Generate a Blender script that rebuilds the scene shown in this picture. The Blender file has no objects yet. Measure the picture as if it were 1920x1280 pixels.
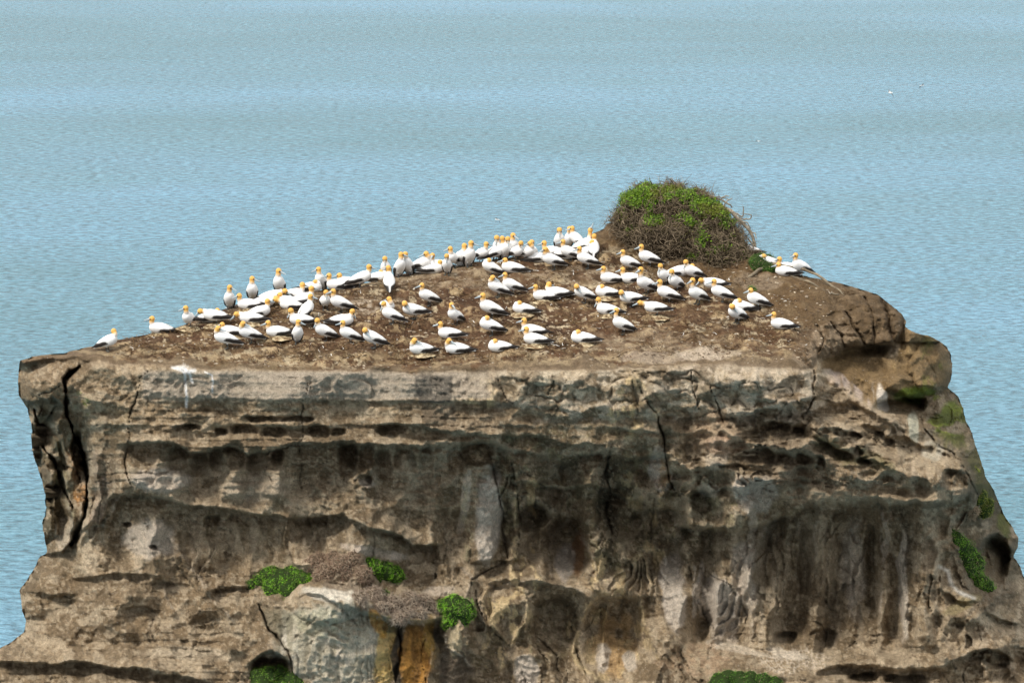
import bpy, math, random
import numpy as np
from mathutils import Vector, Matrix, kdtree

scene = bpy.context.scene
R = math.radians
col = scene.collection

# ---------------------------------------------------------------- camera, world, sun, exposure
CAM_Z, PITCH, FPX = 46.0, R(13.0), 5100.0
cd = bpy.data.cameras.new('camera'); cam = bpy.data.objects.new('camera', cd); col.objects.link(cam)
cam.location = (0, 0, CAM_Z); cam.rotation_euler = (R(90) - PITCH, 0, 0)
cd.sensor_width = 36; cd.lens = 36 * FPX / 1920; cd.clip_start = 1; cd.clip_end = 20000
scene.camera = cam

SUN_EL, SUN_AZ = 52.0, 232.0          # azimuth clockwise from +Y: a veiled sun high on the left
w = bpy.data.worlds.new('World'); scene.world = w; w.use_nodes = True
nt = w.node_tree; nt.nodes.clear()
out = nt.nodes.new('ShaderNodeOutputWorld'); bg = nt.nodes.new('ShaderNodeBackground')
sky = nt.nodes.new('ShaderNodeTexSky'); sky.sky_type = 'NISHITA'; sky.sun_disc = False
sky.sun_elevation = R(SUN_EL); sky.sun_rotation = R(SUN_AZ)
tc = nt.nodes.new('ShaderNodeTexCoord'); cn = nt.nodes.new('ShaderNodeTexNoise')
cn.inputs['Scale'].default_value = 2.5; cn.inputs['Detail'].default_value = 5
mp = nt.nodes.new('ShaderNodeMapping'); mp.inputs['Scale'].default_value = (1, 1, 3)
rp = nt.nodes.new('ShaderNodeValToRGB')
rp.color_ramp.elements[0].position = .3; rp.color_ramp.elements[0].color = (7.0, 7.15, 7.3, 1)
rp.color_ramp.elements[1].position = .7; rp.color_ramp.elements[1].color = (9.4, 9.5, 9.6, 1)
mx = nt.nodes.new('ShaderNodeMix'); mx.data_type = 'RGBA'; mx.inputs[0].default_value = .8
nt.links.new(tc.outputs['Generated'], mp.inputs[0]); nt.links.new(mp.outputs[0], cn.inputs['Vector'])
nt.links.new(cn.outputs[0], rp.inputs[0]); nt.links.new(sky.outputs[0], mx.inputs[6]); nt.links.new(rp.outputs[0], mx.inputs[7])
# overcast: the cloud is about three times as bright overhead as at the horizon
sx = nt.nodes.new('ShaderNodeSeparateXYZ'); nt.links.new(tc.outputs['Generated'], sx.inputs[0])
gr = nt.nodes.new('ShaderNodeValToRGB'); nt.links.new(sx.outputs['Z'], gr.inputs[0])
gr.color_ramp.elements[0].position = 0; gr.color_ramp.elements[0].color = (1.02, 1.03, 1.03, 1)
gr.color_ramp.elements[1].position = .9; gr.color_ramp.elements[1].color = (2.5, 2.4, 2.28, 1)
gm = nt.nodes.new('ShaderNodeMix'); gm.data_type = 'RGBA'; gm.blend_type = 'MULTIPLY'; gm.inputs[0].default_value = 1
nt.links.new(mx.outputs[2], gm.inputs[6]); nt.links.new(gr.outputs[0], gm.inputs[7])
nt.links.new(gm.outputs[2], bg.inputs[0]); bg.inputs[1].default_value = .072
nt.links.new(bg.outputs[0], out.inputs[0])
sd = bpy.data.lights.new('sun', 'SUN'); sd.energy = 3.4; sd.angle = R(10); sd.color = (1, .94, .85)
so = bpy.data.objects.new('sun', sd); col.objects.link(so)
a, e = R(SUN_AZ), R(SUN_EL)
dirv = Vector((math.sin(a) * math.cos(e), math.cos(a) * math.cos(e), math.sin(e)))
so.rotation_euler = dirv.to_track_quat('Z', 'Y').to_euler(); so.location = (-20, -20, 90)
scene.view_settings.view_transform = 'Standard'; scene.view_settings.look = 'None'
scene.view_settings.exposure = 0.2; scene.view_settings.gamma = 1
scene.cycles.max_bounces = 5; scene.cycles.diffuse_bounces = 3

# ---------------------------------------------------------------- helpers
def ray(px, py):
    """direction in the world of a point of the picture, scaled so that its y is 1"""
    u = (px - 960) / FPX; v = (640 - py) / FPX
    c, s = math.cos(PITCH), math.sin(PITCH)
    y = c + v * s; z = -s + v * c
    return u / y, z / y

def at(px, py, Y):
    rx, rz = ray(px, py)
    return np.stack([rx * Y, Y + 0 * rx, CAM_Z + rz * Y], -1)

rng = np.random.RandomState(7)
TAB = rng.rand(512, 512)
def vn(x, y, seed=0):
    x = x + seed * 37.31; y = y + seed * 91.17
    xi = np.floor(x).astype(int); yi = np.floor(y).astype(int)
    fx = x - xi; fy = y - yi
    fx = fx * fx * fx * (fx * (fx * 6 - 15) + 10); fy = fy * fy * fy * (fy * (fy * 6 - 15) + 10)
    a_ = TAB[xi % 512, yi % 512]; b_ = TAB[(xi + 1) % 512, yi % 512]
    c_ = TAB[xi % 512, (yi + 1) % 512]; d_ = TAB[(xi + 1) % 512, (yi + 1) % 512]
    return (a_ * (1 - fx) + b_ * fx) * (1 - fy) + (c_ * (1 - fx) + d_ * fx) * fy
def fbm(x, y, seed=0, octv=4, gain=.5):
    s = 0; am = 1; t = 0
    for k in range(octv):
        s = s + am * vn(x, y, seed + k * 3); t += am; am *= gain; x = x * 2.03; y = y * 2.03
    return s / t * 2 - 1
def worley(x, y, seed=0):
    xi = np.floor(x).astype(int); yi = np.floor(y).astype(int); best = np.full(x.shape, 9.); sec = np.full(x.shape, 9.)
    for dx in (-1, 0, 1):
        for dy in (-1, 0, 1):
            cx = xi + dx; cy = yi + dy
            jx = cx + TAB[(cx + seed * 13) % 512, (cy + 7) % 512]; jy = cy + TAB[(cx + 5) % 512, (cy + seed * 29) % 512]
            d = np.hypot(x - jx, y - jy)
            sec = np.minimum(sec, np.maximum(best, d)); best = np.minimum(best, d)
    return best, sec
def sst(a_, b_, x):
    t = np.clip((x - a_) / (b_ - a_), 0, 1); return t * t * (3 - 2 * t)

def tag(o, label=None, cat=None, group=None, kind=None):
    if label: o['label'] = label
    if cat: o['category'] = cat
    if group: o['group'] = group
    if kind: o['kind'] = kind
    return o

def mesh_np(name, verts, faces, mat, colors=None, parent=None, smooth=True, fsize=4):
    """verts (n,3); faces (m,fsize) -> one linked mesh object"""
    me = bpy.data.meshes.new(name)
    verts = np.asarray(verts, np.float32); faces = np.asarray(faces, np.int32)
    me.vertices.add(len(verts)); me.vertices.foreach_set('co', verts.ravel())
    me.loops.add(faces.size); me.loops.foreach_set('vertex_index', faces.ravel())
    n = len(faces); me.polygons.add(n)
    me.polygons.foreach_set('loop_start', np.arange(0, n * fsize, fsize, dtype=np.int32))
    me.polygons.foreach_set('loop_total', np.full(n, fsize, np.int32))
    me.polygons.foreach_set('use_smooth', np.full(n, smooth, bool))
    me.update(calc_edges=True)
    if colors is not None:
        at_ = me.color_attributes.new('Col', 'FLOAT_COLOR', 'POINT')
        c = np.ones((len(verts), 4), np.float32); c[:, :3] = colors
        at_.data.foreach_set('color', c.ravel())
    me.materials.append(mat)
    o = bpy.data.objects.new(name, me); col.objects.link(o)
    if parent is not None: o.parent = parent
    return o

def empty(name, loc):
    o = bpy.data.objects.new(name, None); col.objects.link(o); o.location = loc; o.empty_display_size = .3
    return o

# ---------------------------------------------------------------- materials
def mat_base(name, rough=.9, spec=.3):
    m = bpy.data.materials.new(name); m.use_nodes = True
    b = m.node_tree.nodes['Principled BSDF']; b.inputs['Roughness'].default_value = rough
    b.inputs['Specular IOR Level'].default_value = spec
    return m, m.node_tree, b
def N(t, kind, **kw):
    n = t.nodes.new(kind)
    for k, v in kw.items():
        if k in n.inputs.keys(): n.inputs[k].default_value = v
        else: setattr(n, k, v)
    return n
def mixc(t, fac, a_, b_, mode='MIX'):
    m = t.nodes.new('ShaderNodeMix'); m.data_type = 'RGBA'; m.blend_type = mode
    for i, v in ((0, fac), (6, a_), (7, b_)):
        if hasattr(v, 'links'): t.links.new(v, m.inputs[i])
        elif i == 0: m.inputs[0].default_value = v
        else: m.inputs[i].default_value = (*v, 1)
    return m.outputs[2]
def ramp(t, src, p0, p1, c0=(0, 0, 0), c1=(1, 1, 1)):
    r = t.nodes.new('ShaderNodeValToRGB'); t.links.new(src, r.inputs[0])
    r.color_ramp.elements[0].position = p0; r.color_ramp.elements[0].color = (*c0, 1)
    r.color_ramp.elements[1].position = p1; r.color_ramp.elements[1].color = (*c1, 1)
    return r.outputs[0]

# weathered sandstone: painted mineral colours times fine world-space grain, shell specks and pits
M_rock, t, b = mat_base('weathered_sandstone', .92, .2)
vc = N(t, 'ShaderNodeAttribute', attribute_name='Col'); tcn = N(t, 'ShaderNodeTexCoord')
n1 = N(t, 'ShaderNodeTexNoise', Scale=9., Detail=8., Roughness=.68); t.links.new(tcn.outputs['Object'], n1.inputs['Vector'])
n2 = N(t, 'ShaderNodeTexNoise', Scale=42., Detail=4., Roughness=.7); t.links.new(tcn.outputs['Object'], n2.inputs['Vector'])
c1 = mixc(t, 1., vc.outputs['Color'], ramp(t, n1.outputs[0], .25, .75, (.58, .57, .55), (1.42, 1.41, 1.39)), 'MULTIPLY')
c2 = mixc(t, 1., c1, ramp(t, n2.outputs[0], .3, .7, (.62, .61, .60), (1.38, 1.38, 1.38)), 'MULTIPLY')
vo = N(t, 'ShaderNodeTexVoronoi', Scale=9.); t.links.new(tcn.outputs['Object'], vo.inputs['Vector'])
n3 = N(t, 'ShaderNodeTexNoise', Scale=.9, Detail=3.); t.links.new(tcn.outputs['Object'], n3.inputs['Vector'])
sp = N(t, 'ShaderNodeMath', operation='MULTIPLY')
t.links.new(ramp(t, vo.outputs['Distance'], .08, .13, (1, 1, 1), (0, 0, 0)), sp.inputs[0]); t.links.new(ramp(t, n3.outputs[0], .5, .6), sp.inputs[1])
c3 = mixc(t, sp.outputs[0], c2, (.5, .46, .4))
vo2 = N(t, 'ShaderNodeTexVoronoi', Scale=6.5); t.links.new(tcn.outputs['Object'], vo2.inputs['Vector'])
n4 = N(t, 'ShaderNodeTexNoise', Scale=.7, Detail=3.); t.links.new(tcn.outputs['Object'], n4.inputs['Vector'])
sp2 = N(t, 'ShaderNodeMath', operation='MULTIPLY')
t.links.new(ramp(t, vo2.outputs['Distance'], .07, .12, (1, 1, 1), (0, 0, 0)), sp2.inputs[0]); t.links.new(ramp(t, n4.outputs[0], .52, .6), sp2.inputs[1])
c4 = mixc(t, sp2.outputs[0], c3, (.03, .026, .02))
t.links.new(c4, b.inputs['Base Color'])
ad = N(t, 'ShaderNodeMath', operation='MULTIPLY_ADD'); ad.inputs[1].default_value = .35
t.links.new(n2.outputs[0], ad.inputs[0]); t.links.new(n1.outputs[0], ad.inputs[2])
bp = N(t, 'ShaderNodeBump', Strength=1., Distance=.15); t.links.new(ad.outputs[0], bp.inputs['Height']); t.links.new(bp.outputs[0], b.inputs['Normal'])

def simple_mat(name, rough=.85, spec=.25, nscale=0, amt=.25, bump=0.):
    m, t, b = mat_base(name, rough, spec)
    vc = N(t, 'ShaderNodeAttribute', attribute_name='Col'); src = vc.outputs['Color']
    if nscale:
        tcn = N(t, 'ShaderNodeTexCoord'); n = N(t, 'ShaderNodeTexNoise', Scale=nscale, Detail=5.); t.links.new(tcn.outputs['Object'], n.inputs['Vector'])
        src = mixc(t, 1., src, ramp(t, n.outputs[0], .3, .7, (1 - amt,) * 3, (1 + amt,) * 3), 'MULTIPLY')
        if bump:
            bp = N(t, 'ShaderNodeBump', Strength=.6, Distance=bump); t.links.new(n.outputs[0], bp.inputs['Height']); t.links.new(bp.outputs[0], b.inputs['Normal'])
    t.links.new(src, b.inputs['Base Color']); return m
M_bird = simple_mat('plumage', .75, .2, 30, .05, .004)
M_leaf = simple_mat('leaf', .55, .4)
M_twig = simple_mat('dry_twig', .9, .15)
M_nest = simple_mat('guano_nest', .95, .15, 25, .45, .04)
M_bark = simple_mat('grey_bark', .9, .2, 20, .35, .02)

# sea: milky green-blue water, wind chop as bump, broad wind lanes
M_sea, t, b = mat_base('sea_water', .12, .5)
b.inputs['IOR'].default_value = 1.33
tcn = N(t, 'ShaderNodeTexCoord')
def seanoise(sx, sy, scale, detail, rough=.6):
    m = N(t, 'ShaderNodeMapping'); m.inputs['Scale'].default_value = (sx, sy, 1); t.links.new(tcn.outputs['Object'], m.inputs[0])
    n = N(t, 'ShaderNodeTexNoise', Scale=scale, Detail=detail, Roughness=rough); t.links.new(m.outputs[0], n.inputs['Vector']); return n.outputs[0]
chop = seanoise(.55, 1.0, 2.1, 6, .64); swell = seanoise(.4, 1, .16, 3); lane = seanoise(.35, 1, .014, 4, .55); lane2 = seanoise(.6, 1, .045, 5, .6)
s1 = N(t, 'ShaderNodeMath', operation='MULTIPLY_ADD'); s1.inputs[1].default_value = 2.2; t.links.new(swell, s1.inputs[0]); t.links.new(chop, s1.inputs[2])
fine = seanoise(.7, 1, 5., 4, .6); s2 = N(t, 'ShaderNodeMath', operation='MULTIPLY_ADD'); s2.inputs[1].default_value = .45; t.links.new(fine, s2.inputs[0]); t.links.new(s1.outputs[0], s2.inputs[2]); s1 = s2
bp = N(t, 'ShaderNodeBump', Strength=1., Distance=.5); t.links.new(s1.outputs[0], bp.inputs['Height']); t.links.new(bp.outputs[0], b.inputs['Normal'])
ca = mixc(t, ramp(t, lane, .40, .60), (.12, .265, .335), (.165, .345, .475))
cb = mixc(t, ramp(t, lane2, .48, .70), ca, (.14, .30, .385))
cc = mixc(t, 1., cb, ramp(t, chop, .34, .62, (.4, .47, .47), (1.35, 1.35, 1.36)), 'MULTIPLY')
t.links.new(cc, b.inputs['Base Color'])
seao = mesh_np('sea', [(-6000, -500, 0), (6000, -500, 0), (6000, 9000, 0), (-6000, 9000, 0)], [(0, 1, 2, 3)], M_sea, smooth=False)
tag(seao, kind='structure')
# ---------------------------------------------------------------- the rock stack
SIL = [(38,676),(60,668),(120,662),(175,648),(230,636),(280,626),(340,612),(380,590),(415,581),(470,562),(520,550),(580,546),(620,541),
 (657,538),(700,527),(740,517),(780,510),(854,499),(900,490),(937,484),(1000,478),(1045,472),(1080,462),(1098,447),(1112,437),(1132,428),(1140,419),(1152,418),
 (1200,430),(1300,440),(1400,468),(1440,490),(1470,507),(1495,515),(1540,523),(1579,532),(1610,541),(1644,551),(1672,572),(1690,590),(1698,603),(1698,613),(1713,622),(1740,630),
 (1761,638),(1774,648),(1782,660),(1784,690),(1782,716),(1777,726),(1796,743),(1807,765),(1810,790),(1822,812),(1830,836),(1840,870),(1852,900),(1864,922),(1883,965),
 (1900,990),(1909,1007),(1908,1023),(1900,1043),(1912,1060),(1919,1080),(1938,1100),(1960,1150),(1985,1300),(2000,1370),(-80,1370),(-80,1262),
 (-40,1238),(0,1215),(22,1203),(46,1185),(48,1165),(42,1145),(40,1125),(36,1107),(50,1090),(62,1070),(76,1042),(88,1037),(85,1010),
 (80,980),(88,950),(80,905),(72,880),(62,850),(58,800),(50,765),(36,742),(34,705)]
def densify(P, step, closed=True):
    out = []
    n = len(P)
    for i in range(n if closed else n - 1):
        p = np.array(P[i], float); q = np.array(P[(i + 1) % n], float)
        k = max(1, int(np.hypot(*(q - p)) / step))
        for j in range(k): out.append(p + (q - p) * j / k)
    return np.array(out)
SP = densify(SIL, 2.0)
SP[:, 0] += 3.0 * fbm(SP[:, 1] / 17, SP[:, 0] / 60, 5, 4) * (SP[:, 1] > 560) * (SP[:, 1] < 1365)
SP[:, 1] += 2.0 * fbm(SP[:, 0] / 22, SP[:, 1] / 50, 9, 4) * (SP[:, 1] < 1365)

STEP = 2
xs = np.arange(-90, 2012, STEP).astype(float); ys = np.arange(408, 1376, STEP).astype(float)
GX, GY = np.meshgrid(xs, ys)
# inside test by scanline crossing
inside = np.zeros(GX.shape, bool)
Pn = np.roll(SP, -1, 0)
for r_, yv in enumerate(ys):
    c = ((SP[:, 1] > yv) != (Pn[:, 1] > yv))
    xc = np.sort(SP[c, 0] + (yv - SP[c, 1]) * (Pn[c, 0] - SP[c, 0]) / (Pn[c, 1] - SP[c, 1]))
    inside[r_] = (np.searchsorted(xc, xs) % 2) == 1
near = np.zeros_like(inside)
for dy in (-1, 0, 1):
    for dx in (-1, 0, 1):
        near |= np.roll(np.roll(inside, dy, 0), dx, 1)
vx = GX.copy(); vy = GY.copy()
ii = np.argwhere(near & ~inside)
for k0 in range(0, len(ii), 2000):
    q = ii[k0:k0 + 2000]; qx = GX[q[:, 0], q[:, 1]]; qy = GY[q[:, 0], q[:, 1]]
    d = (qx[:, None] - SP[None, :, 0]) ** 2 + (qy[:, None] - SP[None, :, 1]) ** 2
    j = d.argmin(1); vx[q[:, 0], q[:, 1]] = SP[j, 0]; vy[q[:, 0], q[:, 1]] = SP[j, 1]
X, Y = vx, vy
# distance to the outline (coarse)
edge = np.full(X.shape, 1e9)
kd = kdtree.KDTree(len(SP))
for i, p in enumerate(SP): kd.insert((p[0], p[1], 0), i)
kd.balance()
cs = 4
ed = np.array([[kd.find((xs[j], ys[i], 0))[2] for j in range(0, len(xs), cs)] for i in range(0, len(ys), cs)])
ri = np.minimum(np.arange(len(ys)) / cs, ed.shape[0] - 1.001); ci = np.minimum(np.arange(len(xs)) / cs, ed.shape[1] - 1.001)
r0 = ri.astype(int); q0 = ci.astype(int); fr = (ri - r0)[:, None]; fc = (ci - q0)[None]
edge = (ed[r0][:, q0] * (1 - fc) + ed[r0][:, q0 + 1] * fc) * (1 - fr) + (ed[r0 + 1][:, q0] * (1 - fc) + ed[r0 + 1][:, q0 + 1] * fc) * fr

# warped coordinates give every authored feature a natural edge
WX = X + 9 * fbm(X / 55, Y / 55, 21, 4) + 2.5 * fbm(X / 12, Y / 12, 25, 3)
WY = Y + 8 * fbm(X / 60, Y / 45, 31, 4) + 2.2 * fbm(X / 11, Y / 11, 35, 3)
SX = X + 3 * fbm(X / 30, Y / 30, 41, 3); SY = Y + 3 * fbm(X / 30, Y / 30, 43, 3)

# broad relief of the face: distance from the viewpoint at points of the cliff (x, y, metres)
CP = [(35,700,68.8),(150,700,68.0),(300,697,67.6),(600,697,67.5),(900,700,67.5),(1200,700,67.4),(1500,700,67.4),(1540,720,68.2),
 (1600,690,69.6),(1700,650,70.6),(1780,680,72.0),(1650,720,69.6),(1760,740,71.4),(1800,800,71.8),(1905,1000,72.4),(1910,1100,72),
 (80,800,68.7),(170,800,68.0),(300,800,67.5),(600,800,67.5),(900,800,67.5),(1100,800,67.3),(1300,800,67.5),(1450,800,67.1),(1600,800,67.6),(1700,810,68.1),(1770,800,70.8),
 (100,900,69.2),(250,900,67.8),(400,900,67.8),(600,900,67.9),(800,900,68.2),(950,900,68.8),(1100,900,68.9),(1250,900,68.0),(1400,900,67.0),(1600,900,66.5),(1750,900,66.5),(1810,900,67.1),(1860,960,71.4),
 (100,1000,69.2),(250,1000,67.8),(400,1000,67.8),(600,1000,68),(800,1000,68.5),(950,1000,69),(1100,1000,69.4),(1300,1000,68.9),(1450,1000,68.9),(1600,1000,69.2),(1700,1000,68.8),(1780,1000,68.4),(1850,1020,70.8),
 (60,1100,68.2),(200,1100,67.2),(400,1100,67.3),(550,1100,67.1),(700,1100,67.1),(850,1100,67.8),(1000,1100,68.3),(1150,1100,68.9),(1300,1100,68.9),(1450,1100,69.1),(1600,1100,69.1),(1700,1100,68.4),(1800,1100,67.8),(1880,1100,70.4),
 (10,1210,67.4),(200,1200,66.4),(400,1200,66.2),(560,1200,66.6),(700,1200,66.7),(850,1200,67.5),(1000,1200,67.9),(1200,1200,68.0),(1350,1200,67.9),(1500,1200,68.1),(1650,1200,67.8),(1800,1200,67.0),(1920,1200,68.6),
 (-70,1290,66.0),(200,1280,65.2),(450,1280,65.3),(650,1280,66.4),(900,1280,67.3),(1100,1280,67.3),(1300,1280,66.2),(1500,1280,66.2),(1700,1280,66.1),(1900,1280,67),
 (-70,1370,64.8),(400,1370,64),(900,1370,65.8),(1400,1370,65),(1980,1370,65.8)]
C = np.array(CP); cx = C[:, 0] / 300; cy = C[:, 1] / 300; cz = C[:, 2]
def tps(r2): return .5 * r2 * np.log(r2 + 1e-9)
n = len(C); A = np.zeros((n + 3, n + 3))
A[:n, :n] = tps((cx[:, None] - cx) ** 2 + (cy[:, None] - cy) ** 2) + np.eye(n) * .003
A[:n, n] = 1; A[:n, n + 1] = cx; A[:n, n + 2] = cy; A[n:, :n] = A[:n, n:].T
sol = np.linalg.solve(A, np.r_[cz, 0, 0, 0])
def base_depth(x, y):
    u = x / 300; v = y / 300; s = sol[n] + sol[n + 1] * u + sol[n + 2] * v
    for i in range(n): s = s + sol[i] * tps((u - cx[i]) ** 2 + (v - cy[i]) ** 2)
    return s
F = base_depth(X, Y)

LIP = np.array([(-100,690),(38,684),(100,676),(250,682),(400,690),(560,694),(750,698),(900,698),(1000,692),(1150,690),(1250,684),(1350,684),(1450,690),(1505,692),(1522,688),(1530,674),
 (1560,668),(1582,652),(1630,646),(1672,645),(1690,628),(1697,606),(1705,560),(2100,500)], float)
lip = np.interp(X + 5 * fbm(X / 40, Y / 40, 3), LIP[:, 0], LIP[:, 1]) + 7 * fbm(X / 50, X * 0, 4, 5)
PLAT = 67.5 + .035 * (690 - Y)
roll = 9 + 42 * sst(1480, 1580, X) + 8 * vn(X / 60, Y * 0, 33)
PLAT = PLAT - .0 * X
# the stone edge rolls over: near the lip the top gets steeper
dl = lip - Y
RR = .024 * roll
PLAT = PLAT + RR * np.exp(-np.clip(dl, 0, 400) / roll); F = F + RR * np.exp(-np.clip(-dl, 0, 400) / (roll * .7))

def ledge(pts, amp, up, dn, sharp=1.0, fade=35, mix=.55, warp=1.0):
    amp *= 1.35
    """rock comes forward towards a lip line and steps back under it"""
    global F, UNDER_SHADE
    P = np.array(pts, float)
    yl = np.interp(SX * (1 - warp) + WX * warp, P[:, 0], P[:, 1])
    d = (SY * (1 - warp) + WY * warp) - yl
    x0, x1 = P[0, 0], P[-1, 0]
    f = sst(x0 - fade * .3, x0 + fade * .7, X) * (1 - sst(x1 - fade * .7, x1 + fade * .3, X))
    amp = amp * f * (1 + .35 * fbm(X / 70, Y / 200, int(abs(P[0, 0])) % 97, 3))
    s = 1 / (1 + np.exp(-np.clip(d / sharp, -30, 30)))
    F = F - amp * mix * np.exp(np.minimum(d, 0) / up) * (1 - s) + amp * (1 - mix) * np.exp(-np.maximum(d, 0) / dn) * s
    UNDER_SHADE = np.maximum(UNDER_SHADE, np.clip(amp, 0, 1) * np.exp(-np.maximum(d, 0) / (dn * .6)) * s)
UNDER_SHADE = np.zeros_like(X)
def segdist(pts, x, y):
    d = np.full(x.shape, 1e9)
    for (ax, ay), (bx, by) in zip(pts[:-1], pts[1:]):
        ux, uy = bx - ax, by - ay; L = ux * ux + uy * uy + 1e-9
        tt = np.clip(((x - ax) * ux + (y - ay) * uy) / L, 0, 1)
        d = np.minimum(d, np.hypot(x - ax - tt * ux, y - ay - tt * uy))
    return d
CRK = np.zeros_like(X)
def crack(pts, width, depth, dark=1.):
    global F, CRK
    width *= (.68 if depth > 1.1 else .5); depth *= (.8 if depth > 1.1 else .45)
    jx = 5 * fbm(X / 24, Y / 24, 51, 3); jy = 5 * fbm(X / 24, Y / 24, 53, 3)
    d = segdist(pts, X + jx, Y + jy)
    wv = width * np.clip(.55 + 1.3 * fbm(X / 30, Y / 30, 57 + int(width * 3), 3), .18, 1.3)
    wv = wv * (.35 + .65 * sst(3, 30, np.minimum(np.hypot(X - pts[0][0], Y - pts[0][1]), np.hypot(X - pts[-1][0], Y - pts[-1][1]))))
    g = np.exp(-(d / wv) ** 2)
    (ax, ay), (bx, by) = pts[0], pts[-1]
    side_ = np.tanh(((X - ax) * (by - ay) - (Y - ay) * (bx - ax)) / (np.hypot(bx - ax, by - ay) + 1) / 3.)
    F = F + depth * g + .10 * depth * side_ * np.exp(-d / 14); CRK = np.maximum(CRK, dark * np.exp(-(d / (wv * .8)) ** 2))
def hollow(cx_, cy_, rx, ry, depth, rot=0, p=3., sh=.35):
    depth *= 1.4
    """a scooped pocket, sharper at its upper rim"""
    global F, UNDER_SHADE
    c, s = math.cos(R(rot)), math.sin(R(rot))
    u = ((WX - cx_) * c + (WY - cy_) * s) / rx; v = (-(WX - cx_) * s + (WY - cy_) * c) / ry
    q = (np.abs(u) ** p + np.abs(v) ** p) ** (1 / p)
    m = 1 - sst(1 - sh, 1.05, q)
    top = np.clip(.75 - .5 * v, .2, 1.3)
    F = F + depth * m * top
    UNDER_SHADE = np.maximum(UNDER_SHADE, .6 * m * np.clip(-v + .4, 0, 1) * min(1, depth * 1.5))
def bump_out(cx_, cy_, rx, ry, h, rot=0):
    h *= 1.3
    global F
    c, s = math.cos(R(rot)), math.sin(R(rot))
    u = ((WX - cx_) * c + (WY - cy_) * s) / rx; v = (-(WX - cx_) * s + (WY - cy_) * c) / ry
    F = F - h * np.sqrt(np.clip(1 - u * u - v * v, 0, 1))

# --- ledges
ledge([(225,835),(267,830),(317,830),(350,850),(400,838),(433,838),(467,853),(497,850),(533,840),(567,833),(640,828),(680,833),(740,837),(807,833),(873,830),(923,830),(957,843)], .95, 22, 36)
ledge([(205,935),(217,925),(277,928),(310,933),(350,950),(400,953),(450,962),(493,967),(550,968),(640,963),(690,985),(753,1003),(773,1027),(830,1023)], 1.0, 38, 52)
ledge([(260,744),(307,747),(447,748),(567,752),(640,753),(773,753),(853,755),(953,757),(1003,763),(1073,772),(1123,783),(1180,795)], .16, 30, 14, 1.2, warp=.25)
ledge([(690,797),(740,797),(790,799),(823,807),(907,820),(953,820),(1007,817),(1073,833),(1140,842)], .45, 20, 22)
ledge([(380,796),(417,800),(460,796),(515,796),(560,804),(597,800),(640,802)], .22, 12, 12, 1.5, warp=.4)
ledge([(150,806),(240,800),(330,804),(400,812)], .2, 14, 18, 2)
ledge([(1270,985),(1330,987),(1380,990),(1430,982),(1453,973),(1493,960),(1520,947),(1553,943),(1600,950),(1613,940),(1647,933),(1673,950),(1713,943),(1737,950),(1780,943),(1822,925)], 1.5, 30, 75, 2.0, mix=.45)
ledge([(1515,812),(1560,835),(1600,850),(1640,862),(1670,880)], .6, 18, 26, 2)
ledge([(1425,830),(1450,840),(1480,845),(1520,850),(1560,870)], .65, 16, 26, 2)
ledge([(1420,790),(1460,792),(1500,800),(1560,806),(1620,815)], .35, 12, 18, 2)
ledge([(1370,905),(1440,912),(1500,900),(1560,905),(1640,915)], .3, 20, 18, 2)
ledge([(950,842),(1000,850),(1060,862),(1130,850),(1190,862),(1240,850)], .7, 18, 60)
ledge([(1140,797),(1155,800),(1240,812)], .4, 16, 30)
ledge([(1370,782),(1420,770),(1490,768),(1530,750)], .45, 22, 22)
ledge([(1290,930),(1330,925),(1360,915),(1400,925)], .5, 16, 25)
ledge([(1230,888),(1300,880),(1380,872),(1425,880)], .3, 16, 20)
ledge([(960,905),(1000,900),(1050,915),(1110,905),(1160,930),(1220,945),(1260,935)], .8, 24, 50)
ledge([(880,1060),(930,1052),(985,1050),(1010,1060)], .4, 24, 30)
ledge([(1527,1262),(1577,1248),(1630,1253),(1680,1253),(1763,1253),(1787,1247)], .8, 18, 40, 2)
ledge([(1785,1240),(1810,1225),(1830,1217),(1857,1217),(1900,1240)], .7, 18, 35)
ledge([(1760,1100),(1800,1125),(1830,1122)], .5, 14, 18, 1.5)
ledge([(1845,1150),(1870,1160),(1903,1168),(1920,1180)], .5, 14, 30)
ledge([(37,1107),(100,1113),(140,1120)], .3, 16, 22)
ledge([(140,1086),(207,1075),(250,1075),(307,1083),(330,1095)], .45, 20, 35)
ledge([(225,1140),(267,1138),(300,1147)], .35, 14, 28)
ledge([(-80,1243),(0,1240),(67,1242),(173,1243),(253,1253),(300,1263),(350,1270),(400,1282)], .9, 26, 30)
ledge([(70,1040),(117,1035),(153,993),(187,977),(205,960)], .55, 18, 26)
ledge([(385,1109),(420,1103),(473,1102)], .7, 18, 30, 1.5)
ledge([(470,1240),(490,1228),(510,1223),(540,1240)], 1.0, 16, 30, 1.5)
ledge([(640,1130),(690,1148),(740,1170),(800,1168),(840,1160)], .8, 22, 45, 2)
ledge([(905,1100),(940,1092),(973,1090),(1023,1093),(1073,1107),(1107,1124)], .6, 22, 35, 2)
ledge([(1170,1118),(1110,1120),(1180,1118),(1230,1125)][1:], .4, 14, 30)
ledge([(560,1125),(600,1112),(640,1130)], .4, 16, 20)
ledge([(30,748),(60,758),(95,745),(125,765)], .9, 24, 60)
ledge([(185,768),(215,775),(245,770)], .2, 20, 20)
hollow(95, 860, 34, 80, 1.1, -14, 2.5); hollow(150, 860, 12, 60, 1.2, -10, 2.5); hollow(108, 950, 20, 50, .8, -8)
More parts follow.
